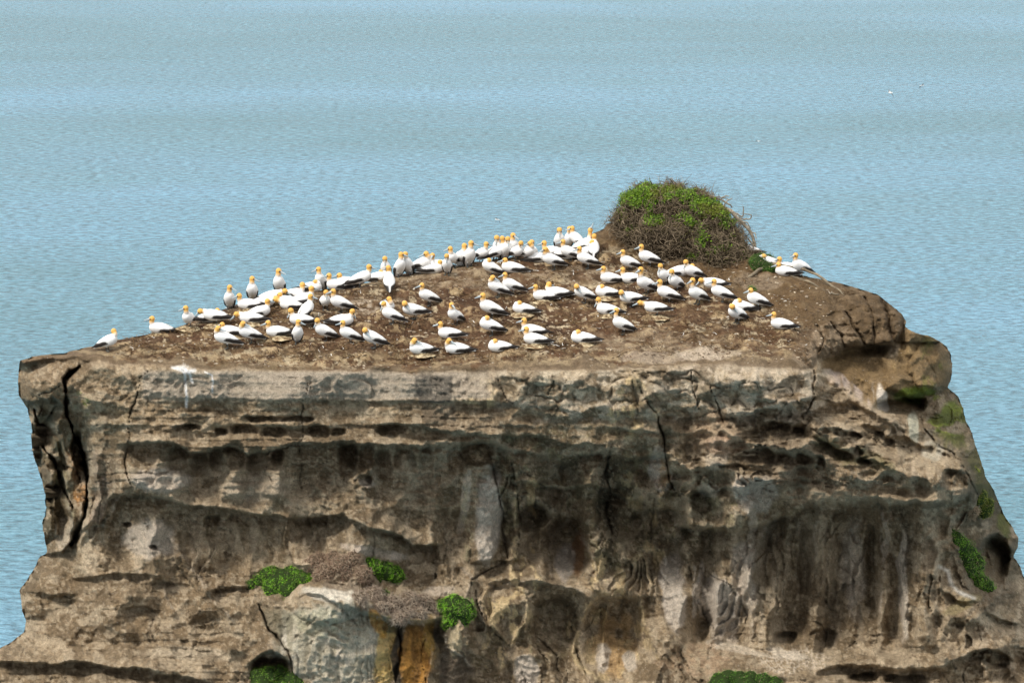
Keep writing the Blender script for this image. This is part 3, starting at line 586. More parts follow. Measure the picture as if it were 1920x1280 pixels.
# right shoulder: earthy slope, ochre, green algae, white wash
earth = np.clip(blob(1640, 700, 110, 50, 20) + blob(1740, 680, 55, 60) + blob(1700, 625, 60, 20), 0, 1); blend(.85 * earth, (.15, .105, .052)); blend(.5 * earth * sst(0, .3, nB), (.24, .175, .09))
blend(.7 * blob(1590, 725, 55, 12, 35) * sst(-.4, .1, nS), (.42, .37, .36)); blend(.8 * blob(1655, 745, 12, 26, -15) * sst(-.5, 0, nS), (.55, .53, .50)); blend(.6 * blob(1640, 780, 80, 14, 35), (.31, .26, .20))
blend(.5 * blob(1720, 850, 120, 22, 22), (.32, .27, .20)); blend(.45 * blob(1620, 925, 180, 22), (.38, .32, .24))
blend(.85 * (blob(1800, 795, 50, 40) + blob(1830, 850, 14, 40, -15) + blob(1885, 985, 16, 26, -20) + blob(1725, 740, 40, 14) + blob(1845, 900, 16, 50, -15)) * sst(-.3, 0, nB), (.15, .20, .02)); blend(.6 * blob(1845, 880, 30, 80, -15), (.09, .085, .045)); blend(.7 * blob(1715, 800, 10, 30) , (.45, .47, .40)); blend(.7 * blob(1750, 845, 20, 18, 20), (.50, .49, .43)); blend(.6 * blob(1705, 740, 30, 10), (.10, .14, .02)); blend(.5*blob(1745,690,22,50,-10)*sst(0,.2,nB),(.14,.15,.04))
blend(.6 * blob(1850, 1070, 50, 70), (.10, .08, .055)); blend(.5 * blob(1600, 850, 80, 20, 20) * sst(-.2, .2, nB), (.13, .13, .06)); blend(.4 * blob(1470, 860, 70, 50), (.20, .16, .12))
blend(.5 * blob(1800, 1130, 40, 12, -30), (.28, .25, .14)); blend(.85 * np.exp(-(segdist([(1762,1063),(1778,1072),(1782,1095),(1795,1108),(1825,1122)], SX, SY) / 3.5) ** 2), (.62, .62, .60))
blend(.5 * blob(1300, 1235, 80, 30) * sst(-.2, .2, nC), (.27, .19, .13)); blend(.6 * blob(1490, 1240, 70, 22) * sst(.0, .2, fbm(X / 3, Y / 3, 131, 2)), (.55, .50, .44))
blend(.85 * sst(692, 700, Y) * (1 - sst(744, 750, SY)) * sst(262, 275, SX) * (1 - sst(900, 940, WX)), (.30, .272, .235)); blend(.35 * sst(692, 700, Y) * (1 - sst(744, 750, SY)) * sst(262, 275, SX) * (1 - sst(760, 780, SX)) * sst(.1, .2, nB), (.38, .34, .28))
blend(.85 * sst(775, 780, SX - .12 * (SY - 700)) * (1 - sst(845, 850, SX)) * sst(700, 706, SY) * (1 - sst(752, 757, SY)) * sst(-.6, -.3, nC), (.085, .08, .072))
blend(.5 * sst(787, 792, SX - .12 * (SY - 750)) * (1 - sst(852, 857, SX)) * sst(757, 760, SY) * (1 - sst(785, 800, SY)), (.13, .112, .09))
blend(.45 * box(1330, 1760, 1000, 1215) * sst(-.1, .25, -nS), (.36, .31, .24)); blend(.35 * box(200, 900, 860, 940, 12) * sst(-.1, .25, -nA), (.36, .31, .24)); blend(.35 * box(200, 860, 990, 1060, 12) * sst(-.1, .25, -nS), (.36, .31, .24))
blend(.65 * box(1800, 2000, 780, 1080, 20) * sst(-.35, -.1, nB), (.075, .062, .038)); blend(.6 * box(1740, 1830, 770, 860, 14) * sst(.0, .15, nB), (.05, .045, .025)); blend(.5 * box(-20, 115, 740, 960, 14) * sst(-.1, .15, nB), (.07, .06, .035))
blend(.7 * box(930, 1560, 692, 790, 10) * sst(.1, .2, fbm(X / 24, Y / 15, 261, 4)), (.44, .40, .335)); blend(.6 * box(930, 1560, 700, 800, 10) * sst(.12, .2, fbm(X / 22, Y / 16, 263, 4)), (.10, .085, .06))
for m_, c_, st__ in RIBS:
    if c_ is not None: blend(st__ * m_ * sst(-.25, .1, nC + .5 * nB), c_)
blend(.4 * EDG * sst(-.3, 0, nC), (.48, .42, .33))
# cracks coloured dark; undercuts and hollow tops get shade painted into the colour
blend(.5 * CRK, (.06, .05, .037)); blend(.2 * np.clip(UNDER_SHADE, 0, 1) * sst(-.5, .3, nB), (.085, .072, .052))
# ---- the plateau
T = TOP
pn = fbm(wx / .9, wy / .9, 141, 5); pf = fbm(wx / .22, wy / .22, 143, 4); pl = fbm(wx / .5, wy / .16, 145, 4); pq = fbm(wx / 2.6, wy / 2.6, 147, 4)
blend(T, (.20, .16, .115))
dirt = T * sst(-38, -14, Y - lip + 13 * pn + 10 * (1 - sst(200, 420, X))) ; dirt = T * (1 - sst(-26, -14, (Y - lip) + 20 * pn + 10 * pf - 12 * (1 - sst(800, 1000, X)))) * sst(150, 260, X + 40 * pn) * (1 - sst(1470, 1560, X + 60 * pn + .25 * (600 - Y)))
pg = fbm(wx / .10, wy / .07, 265, 3); blend(.95 * dirt, (.125, .072, .042)); blend(.8 * dirt * sst(-.02, .12, pn + .5 * pg), (.060, .034, .020)); blend(.6 * dirt * sst(.08, .2, -pf + .3 * pg), (.20, .14, .09))
blend(.75 * dirt * sst(.20, .27, pl + .3 * pq + .25 * pg), (.36, .28, .18)); blend(.9 * dirt * sst(.30, .36, pf + .45 * pq + .25 * pg), (.62, .56, .43)); blend(.6 * dirt * np.exp(-((m1 - .42 - .1 * pf) / .09) ** 2) * sst(-.3, .1, pq), (.05, .032, .018)); blend(.8 * dirt * sst(.42, .5, 1 - m1 * 2.4 + .4 * pf) * sst(.02, .10, pf + .4 * pg), (.46, .37, .24))
# bare rock swells in the back half
bare = np.clip(blob(830, 520, 150, 20) + blob(700, 575, 55, 22) + blob(1100, 515, 130, 14) + .7 * blob(1230, 640, 170, 16) + .6 * blob(960, 515, 120, 12), 0, 1)
blend(.75 * T * bare * sst(-.35, .1, pf + .4 * pl), (.43, .37, .285)); blend(.6 * T * blob(690, 575, 40, 16) * sst(-.1, .2, pf), (.60, .56, .52)); blend(.5 * T * bare * sst(.0, .3, pl), (.20, .15, .095))
fringe = T * np.exp(-((Y - lip + 20) / 12) ** 2) * sst(-.1, .25, fbm(X / 22, Y / 6, 151, 4)); blend(.8 * fringe, (.46, .39, .27))
blend(.5 * T * blob(1260, 668, 90, 8) + .6 * T * blob(1330, 665, 60, 9), (.55, .50, .44))
eb = T * np.clip(blob(1150, 440, 70, 26) + blob(1480, 560, 150, 42, 18) + blob(1330, 520, 170, 18, 10) + blob(1580, 560, 90, 30, 20), 0, 1); blend(.85 * eb, (.15, .105, .058)); blend(.5 * eb * sst(.0, .3, pf), (.22, .165, .10)); blend(.5 * T * blob(1425, 535, 40, 14), (.38, .33, .27))
blend(.55 * T * blob(890, 497, 120, 6) * sst(-.2, .2, pf), (.13, .11, .03)); blend(.3 * T * sst(.25, .4, pq) * sst(0, .2, pn), (.15, .115, .045))
blend(.6 * T * (1 - sst(60, 220, X)), (.22, .165, .115))
blend(.9 * T * sst(1480, 1560, X + .5 * (Y - 600)), (.135, .10, .062)); blend(.7 * T * blob(1545, 655, 60, 34, -35) * sst(-.4, 0, pf), (.34, .285, .22)); blend(.6 * T * sst(1560, 1640, X) * sst(.0, .3, pl), (.10, .075, .045)); blend(.5 * T * sst(1500, 1600, X) * sst(.05, .3, pf), (.28, .22, .15))
# guano runs over the left edge
for pts, w_ in [([(340,690),(347,705),(349,725),(350,760)], 2.0), ([(345,690),(356,700),(360,712)], 2.2), ([(330,690),(345,695),(362,694)], 3.0), ([(385,698),(398,704),(397,735)], 1.2)]:
    blend(.85 * np.exp(-(segdist(pts, SX, SY) / w_) ** 2), (.72, .73, .75))
blend(.5*blob(345, 689, 20, 5)*sst(.0,.2,nC), (.70, .71, .72))
for a_ in [(915,965,22,85,4,.75),(1262,1115,24,70,-6,.85),(1350,1130,28,48,-20,.8),(1395,1090,20,70,0,.5),(1605,1070,22,80,0,.3),(1060,1055,14,32,8,.8),(985,1262,20,32,0,.75),(280,1010,44,36,0,.5),(300,900,46,18,0,.5),(1425,925,30,32,-20,.5),(1695,1100,9,90,-2,.55),(1310,1110,7,55,8,.95),(1130,1235,15,24,0,.9),(1185,1238,12,16,0,.8),(1395,925,12,34,-20,.7),(1230,870,12,28,8,.7)]:
    blend(a_[5] * (1 - T) * blob(*a_[:5]), (.44, .41, .375))
for pts, w_ in [([(340,688),(347,705),(349,725),(350,762)], 2.2), ([(345,688),(356,700),(362,716)], 2.0), ([(322,690),(345,695),(366,693)], 2.6), ([(385,698),(398,704),(397,735)], 1.2)]:
    blend(.95 * np.exp(-(segdist(pts, SX, SY) / w_) ** 2), (.78, .79, .80))
Kc *= (1 + .16 * nC + .10 * fbm(X / 3.1, Y / 3.1, 161, 2))[..., None]
Kc *= np.where(TOP[..., None] > .5, np.array((.92, .84, .74)), np.array((1.36, 1.29, 1.19)))
Kc = np.clip(Kc, .012, .8)

# ---------------------------------------------------------------- assemble the stack mesh, closed at the back and down to the sea
q = near[:-1, :-1] & near[1:, :-1] & near[:-1, 1:] & near[1:, 1:] & (inside[:-1, :-1] | inside[1:, :-1] | inside[:-1, 1:] | inside[1:, 1:])
ex1 = X[1:, 1:] - X[:-1, :-1]; ey1 = Y[1:, 1:] - Y[:-1, :-1]; ex2 = X[1:, :-1] - X[:-1, 1:]; ey2 = Y[1:, :-1] - Y[:-1, 1:]
q &= .5 * (ex1 * ey2 - ey1 * ex2) > .5
idx = np.full(X.shape, -1); use = np.zeros_like(inside)
use[:-1, :-1] |= q; use[1:, :-1] |= q; use[:-1, 1:] |= q; use[1:, 1:] |= q
idx[use] = np.arange(use.sum())
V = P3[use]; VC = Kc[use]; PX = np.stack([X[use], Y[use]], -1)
i00 = idx[:-1, :-1][q]; i01 = idx[:-1, 1:][q]; i11 = idx[1:, 1:][q]; i10 = idx[1:, :-1][q]
Fq = np.stack([i00, i10, i11, i01], -1)
E = np.concatenate([Fq[:, [0, 1]], Fq[:, [1, 2]], Fq[:, [2, 3]], Fq[:, [3, 0]]])
key = np.sort(E, 1); kk = key[:, 0].astype(np.int64) * 10**7 + key[:, 1]
u_, inv, cnt = np.unique(kk, return_inverse=True, return_counts=True)
BE = E[cnt[inv] == 1]
bv = np.unique(BE); bmap = np.full(len(V), -1); bmap[bv] = np.arange(len(bv))
# outward direction in the picture plane at each rim vertex
SPn = np.roll(SP, -1, 0) - np.roll(SP, 1, 0); nrm = np.stack([SPn[:, 1], -SPn[:, 0]], -1); nrm /= np.linalg.norm(nrm, axis=1)[:, None] + 1e-9
for _ in range(25): nrm = (nrm + np.roll(nrm, 1, 0) + np.roll(nrm, -1, 0)) / 3
on = np.array([nrm[kd.find((p[0], p[1], 0))[1]] for p in PX[bv]])
bottom = PX[bv][:, 1] > 1355
rings = [(.15, .03), (.45, .14), (1.1, .45), (2.2, 1.1), (4, 2.3), (6.5, 4.2), (8.5, 7)]
allV = [V]; allC = [VC]; base = np.arange(len(V)); prev = None; FF = [Fq]; off = len(V)
for k, (dy, de) in enumerate(rings):
    p = V[bv].copy(); g = .12 * fbm(p[:, 0] / .6 + k, p[:, 2] / .6, 171, 3)
    p[:, 1] += dy + g * min(k, 2); p[:, 0] -= on[:, 0] * de; p[:, 2] -= np.maximum(0, -on[:, 1] * de * .8) + .32 * dy
    p[bottom] = V[bv][bottom]; p[bottom, 1] -= .25 * (k + 1); p[bottom, 2] -= (V[bv][bottom, 2] + 2) * (k + 1) / len(rings)
    allV.append(p); cc_ = VC[bv] * .3 + np.array((.2, .16, .115)) * .7; allC.append(cc_)
    cur = off + np.arange(len(bv)); a0 = bv if prev is None else prev
    FF.append(np.stack([a0[bmap[BE[:, 1]]], a0[bmap[BE[:, 0]]], cur[bmap[BE[:, 0]]], cur[bmap[BE[:, 1]]]], -1))
    prev = cur; off += len(bv)
allV = np.concatenate(allV); allV[:, 2] = np.maximum(allV[:, 2], -3)
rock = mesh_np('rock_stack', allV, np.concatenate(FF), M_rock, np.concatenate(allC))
tag(rock, kind='structure')

def ground(px, py):
    i = int(np.clip(round((py - ys[0]) / STEP), 0, len(ys) - 1)); j = int(np.clip(round((px - xs[0]) / STEP), 0, len(xs) - 1))
    while not use[i, j] and i < len(ys) - 1: i += 1
    p = P3[i, j]; return Vector((float(p[0]), float(p[1]), float(p[2])))
# ---------------------------------------------------------------- gannets: one continuous remeshed body per posture
WHITE = (.80, .80, .79); BLACK = (.028, .024, .022); BUFF = (.68, .385, .10); BILL = (.36, .42, .45); FOOT = (.06, .07, .07)
def tube(path, radii, cols, n=14, up=(0, 0, 1)):
    """closed lofted tube; radii are (half width, half height) pairs"""
    P = [Vector(p) for p in path]; vs = []; fs = []; cs_ = []
    for i, p in enumerate(P):
        d = (P[min(i + 1, len(P) - 1)] - P[max(i - 1, 0)]).normalized()
        sd_ = d.cross(Vector(up)); sd_ = sd_.normalized() if sd_.length > 1e-3 else Vector((0, 1, 0)); u = sd_.cross(d)
        rw, rh = radii[i] if isinstance(radii[i], tuple) else (radii[i], radii[i])
        for k in range(n):
            a_ = 2 * math.pi * k / n; vs.append(p + sd_ * math.cos(a_) * rw + u * math.sin(a_) * rh); cs_.append(cols[i])
    for i in range(len(P) - 1):
        for k in range(n): fs.append((i * n + k, i * n + (k + 1) % n, (i + 1) * n + (k + 1) % n, (i + 1) * n + k))
    a0 = len(vs); vs += [P[0], P[-1]]; cs_ += [cols[0], cols[-1]]
    for k in range(n): fs.append((a0, (k + 1) % n, k)); fs.append((a0 + 1, (len(P) - 1) * n + k, (len(P) - 1) * n + (k + 1) % n))
    return vs, fs, cs_
def crv(pts, m=4):
    """Catmull-Rom through points"""
    P = [np.array(p, float) for p in pts]; P = [2 * P[0] - P[1]] + P + [2 * P[-1] - P[-2]]; o = []
    for i in range(1, len(P) - 2):
        for j in range(m):
            t_ = j / m; o.append(.5 * (2 * P[i] + (P[i + 1] - P[i - 1]) * t_ + (2 * P[i - 1] - 5 * P[i] + 4 * P[i + 1] - P[i + 2]) * t_ ** 2 + (3 * P[i] - P[i - 1] - 3 * P[i + 1] + P[i + 2]) * t_ ** 3))
    o.append(P[-2]); return o
lerp3 = lambda a_, b_, t_: tuple(a_[i] * (1 - t_) + b_[i] * t_ for i in range(3))
# head postures: neck middle, head centre, bill direction, all from the base of the neck; x forward, y to the bird's left, z up
HEADS = {'ahead': ((.045,0,.07), (.045,0,.150), (1,0,-.25)), 'tall': ((.045,0,.09), (.035,0,.200), (1,0,-.35)), 'down': ((.05,0,.085), (.065,0,.140), (.45,0,-.9)),
 'left': ((.04,.0,.08), (.035,.012,.160), (.35,.95,-.35)), 'right': ((.04,0,.08), (.035,-.012,.160), (.35,-.95,-.35)),
 'backleft': ((.055,.015,.065), (.015,.035,.125), (-.75,.55,-.35)), 'backright': ((.055,-.015,.065), (.015,-.035,.125), (-.75,-.55,-.35)),
 'preenleft': ((.075,.02,.085), (.085,.06,.075), (-.45,.45,-.78)), 'preenright': ((.075,-.02,.085), (.085,-.06,.075), (-.45,-.45,-.78)),
 'tuckleft': ((.02,.012,.045), (-.045,.022,.068), (-1,.25,-.25)), 'tuckright': ((.02,-.012,.045), (-.045,-.022,.068), (-1,-.25,-.25)),
 'reach': ((.085,0,.035), (.150,0,.035), (.75,0,-.65)), 'stretch': ((.09,0,.035), (.185,0,.055), (1,0,-.32)),
 'sky': ((.03,0,.10), (.045,0,.235), (.38,0,.92)), 'sunk': ((.03,0,.05), (.030,0,.095), (1,0,-.25))}
def build_bird(stance, head):
    tilt, cz = {'stand': (R(24), .232), 'sit': (R(7), .115), 'lean': (R(8), .215), 'upright': (R(46), .235)}[stance]
    ct, st_ = math.cos(tilt), math.sin(tilt)
    def B(s_, y_, n_): return (s_ * ct - n_ * st_, y_, cz + s_ * st_ + n_ * ct)
    parts = []
    prof = [(-.42,.010,.008,-.030),(-.37,.028,.012,-.030),(-.30,.048,.022,-.030),(-.22,.068,.048,-.024),(-.14,.092,.080,-.014),(-.06,.112,.108,-.004),(.02,.124,.124,0),(.10,.124,.128,.0),(.17,.110,.116,.004),(.225,.086,.090,.010),(.262,.050,.054,.014),(.275,.012,.014,.015)]
    pr = crv(prof, 3)
    parts.append(tube([B(p[0], 0, p[3]) for p in pr], [(abs(p[1]) + .002, abs(p[2]) + .003) for p in pr], [(.74, .74, .73) if p[0] > -.30 else (.70,.70,.69) for p in pr], 20, (-st_, 0, ct)))
    # neck and head
    nb = Vector(B(.175, 0, .035)); m_, h_, bd = HEADS[head]; H = nb + Vector(h_) * 1.12; M_ = nb + Vector(m_) * 1.08; bd = Vector(bd).normalized()
    tuck = head.startswith('tuck')
    n0 = B(.12, 0, .0)
    cp = crv([n0, nb, M_, H], 5); k_ = len(cp)
    rr = [np.interp(i / (k_ - 1), [0, .33, .62, 1], [.094, .080, .060, .052]) for i in range(k_)]
    if head in ('tall', 'sky'): rr = [np.interp(i / (k_ - 1), [0, .33, .62, .85, 1], [.090, .072, .054, .049, .052]) for i in range(k_)]
    parts.append(tube(cp, rr, [lerp3(WHITE, BUFF, float(sst(.55 if not tuck else .72, .86 if not tuck else .97, i / (k_ - 1)))) for i in range(k_)], 16, (1, 0, .01)))
    hp = [H - bd * .064, H - bd * .046, H - bd * .010, H + bd * .030, H + bd * .054, H + bd * .068]
    parts.append(tube(hp, [.018, .052, .066, .056, .036, .024], [BUFF, BUFF, BUFF, BUFF, lerp3(BUFF, (.5,.5,.45), .5), BILL], 16, (.01, 0, 1) if abs(bd.z) < .9 else (1, 0, 0)))
    if not tuck:
        hp = [H + bd * .046, H + bd * .068, H + bd * .115, H + bd * .165, H + bd * .19]
        parts.append(tube(hp, [.031, .024, .017, .012, .008], [(.05,.06,.07), BILL, BILL, BILL, (.26,.3,.33)], 10, (.01, 0, 1) if abs(bd.z) < .9 else (1, 0, 0)))
        ss = bd.cross(Vector((0, 0, 1))); ss = ss.normalized() if ss.length > .05 else Vector((0, 1, 0))
        for s_ in (-1, 1):
            c_ = H + bd * .044 + ss * s_ * .043 + ss.cross(bd) * .010
            parts.append(tube([c_ - bd * .016, c_, c_ + bd * .018], [.006, .014, .006], [(.03,.03,.035)] * 3, 8))
    # folded wings: white coverts, dark trailing edge, black primaries past the tail
    for s_ in (-1, 1):
        vs = []; cs_ = []; fs = []; ni, nj = 44, 13
        for i in range(ni):
            t_ = i / (ni - 1); sp_ = .175 - t_ * .640
            top = np.interp(t_, [0, .06, .25, .5, .7, .85, 1], [.012, .075, .118, .092, .050, .024, .010])
            bot = np.interp(t_, [0, .06, .25, .5, .7, .85, 1], [-.012, -.040, -.060, -.060, -.036, -.016, -.004])
            yo = np.interp(t_, [0, .1, .3, .5, .7, .85, 1], [.085, .116, .132, .120, .078, .044, .032])
            inn = np.interp(t_, [0, .1, .3, .5, .7, .85, 1], [.01, .040, .070, .068, .038, .014, .004])
            for j in range(nj):
                v_ = j / (nj - 1); nn = bot + (top - bot) * v_; y_ = yo - inn * max(0, v_ - .35) ** 1.6 * 1.9 - .010 * (1 - v_) ** 2
                for sh in (0, 1):
                    th = (.008 + .010 * math.sin(math.pi * v_)) * math.sin(math.pi * min(max(t_, .04), .97)) ** .35 + .001
                    vs.append(B(sp_, s_ * (y_ + (th if sh else -th)), nn + (.006 if sh else 0)))
                    lim = np.interp(t_, [0, .22, .34, .5, .62, .72, .8], [-1, .34, .50, .58, .76, 1.1, 1.3])
                    edge_ = .5 + .5 * math.tanh((v_ - lim) * 14)
                    cs_.append(lerp3(BLACK, WHITE, edge_))
        def I(i, j, k): return (i * nj + j) * 2 + k
        for i in range(ni - 1):
            for j in range(nj - 1):
                fs.append((I(i, j, 1), I(i + 1, j, 1), I(i + 1, j + 1, 1), I(i, j + 1, 1))); fs.append((I(i, j, 0), I(i, j + 1, 0), I(i + 1, j + 1, 0), I(i + 1, j, 0)))
            fs.append((I(i, 0, 0), I(i + 1, 0, 0), I(i + 1, 0, 1), I(i, 0, 1))); fs.append((I(i, nj - 1, 1), I(i + 1, nj - 1, 1), I(i + 1, nj - 1, 0), I(i, nj - 1, 0)))
        for j in range(nj - 1):
            fs.append((I(0, j, 0), I(0, j, 1), I(0, j + 1, 1), I(0, j + 1, 0))); fs.append((I(ni - 1, j, 1), I(ni - 1, j, 0), I(ni - 1, j + 1, 0), I(ni - 1, j + 1, 1)))
        parts.append((vs, fs, cs_))
    if stance != 'sit':
        hip = Vector(B(-.03, 0, -.07))
        for s_ in (-1, 1):
            y_ = s_ * .045
            parts.append(tube([(hip.x, y_ * .9, hip.z + .03), (hip.x + .004, y_, hip.z - .02), (hip.x - .012, y_, max(hip.z * .5, .05)), (.0, y_, .012)], [.032, .022, .0105, .010], [(.74,.74,.73), (.7,.7,.69), FOOT, FOOT], 8, (1, 0, 0)))
            parts.append(tube([(-.02, y_, .008), (.02, y_ * 1.1, .010), (.075, y_ * 1.25, .007)], [(.012, .008), (.024, .008), (.036, .006)], [FOOT] * 3, 10))
    return parts
BIRDS = {}
def bird_mesh(stance, head):
    k_ = (stance, head)
    if k_ in BIRDS: return BIRDS[k_]
    vs = []; fs = []; cs_ = []
    for v_, f_, c_ in build_bird(stance, head):
        o_ = len(vs); vs += [tuple(p) for p in v_]; fs += [tuple(i + o_ for i in q_) for q_ in f_]; cs_ += c_
    me = bpy.data.meshes.new('src'); me.from_pydata(vs, [], fs); me.update()
    ob = bpy.data.objects.new('src', me); col.objects.link(ob)
    md = ob.modifiers.new('r', 'REMESH'); md.mode = 'VOXEL'; md.voxel_size = .0062; md.use_smooth_shade = True
    sm = ob.modifiers.new('s', 'SMOOTH'); sm.factor = .5; sm.iterations = 2
    dg = bpy.context.evaluated_depsgraph_get(); dg.update()
    nm = bpy.data.meshes.new_from_object(ob.evaluated_get(dg))
    bpy.data.objects.remove(ob); bpy.data.meshes.remove(me)
    tr = kdtree.KDTree(len(vs))
    for i, v_ in enumerate(vs): tr.insert(v_, i)
    tr.balance()
    ca_ = nm.color_attributes.new('Col', 'FLOAT_COLOR', 'POINT'); arr = np.ones((len(nm.vertices), 4), np.float32)
    for v_ in nm.vertices: arr[v_.index, :3] = cs_[tr.find(v_.co)[1]]
    ca_.data.foreach_set('color', arr.ravel()); nm.materials.clear(); nm.materials.append(M_bird); nm.name = 'gannet'
    BIRDS[k_] = nm; return nm

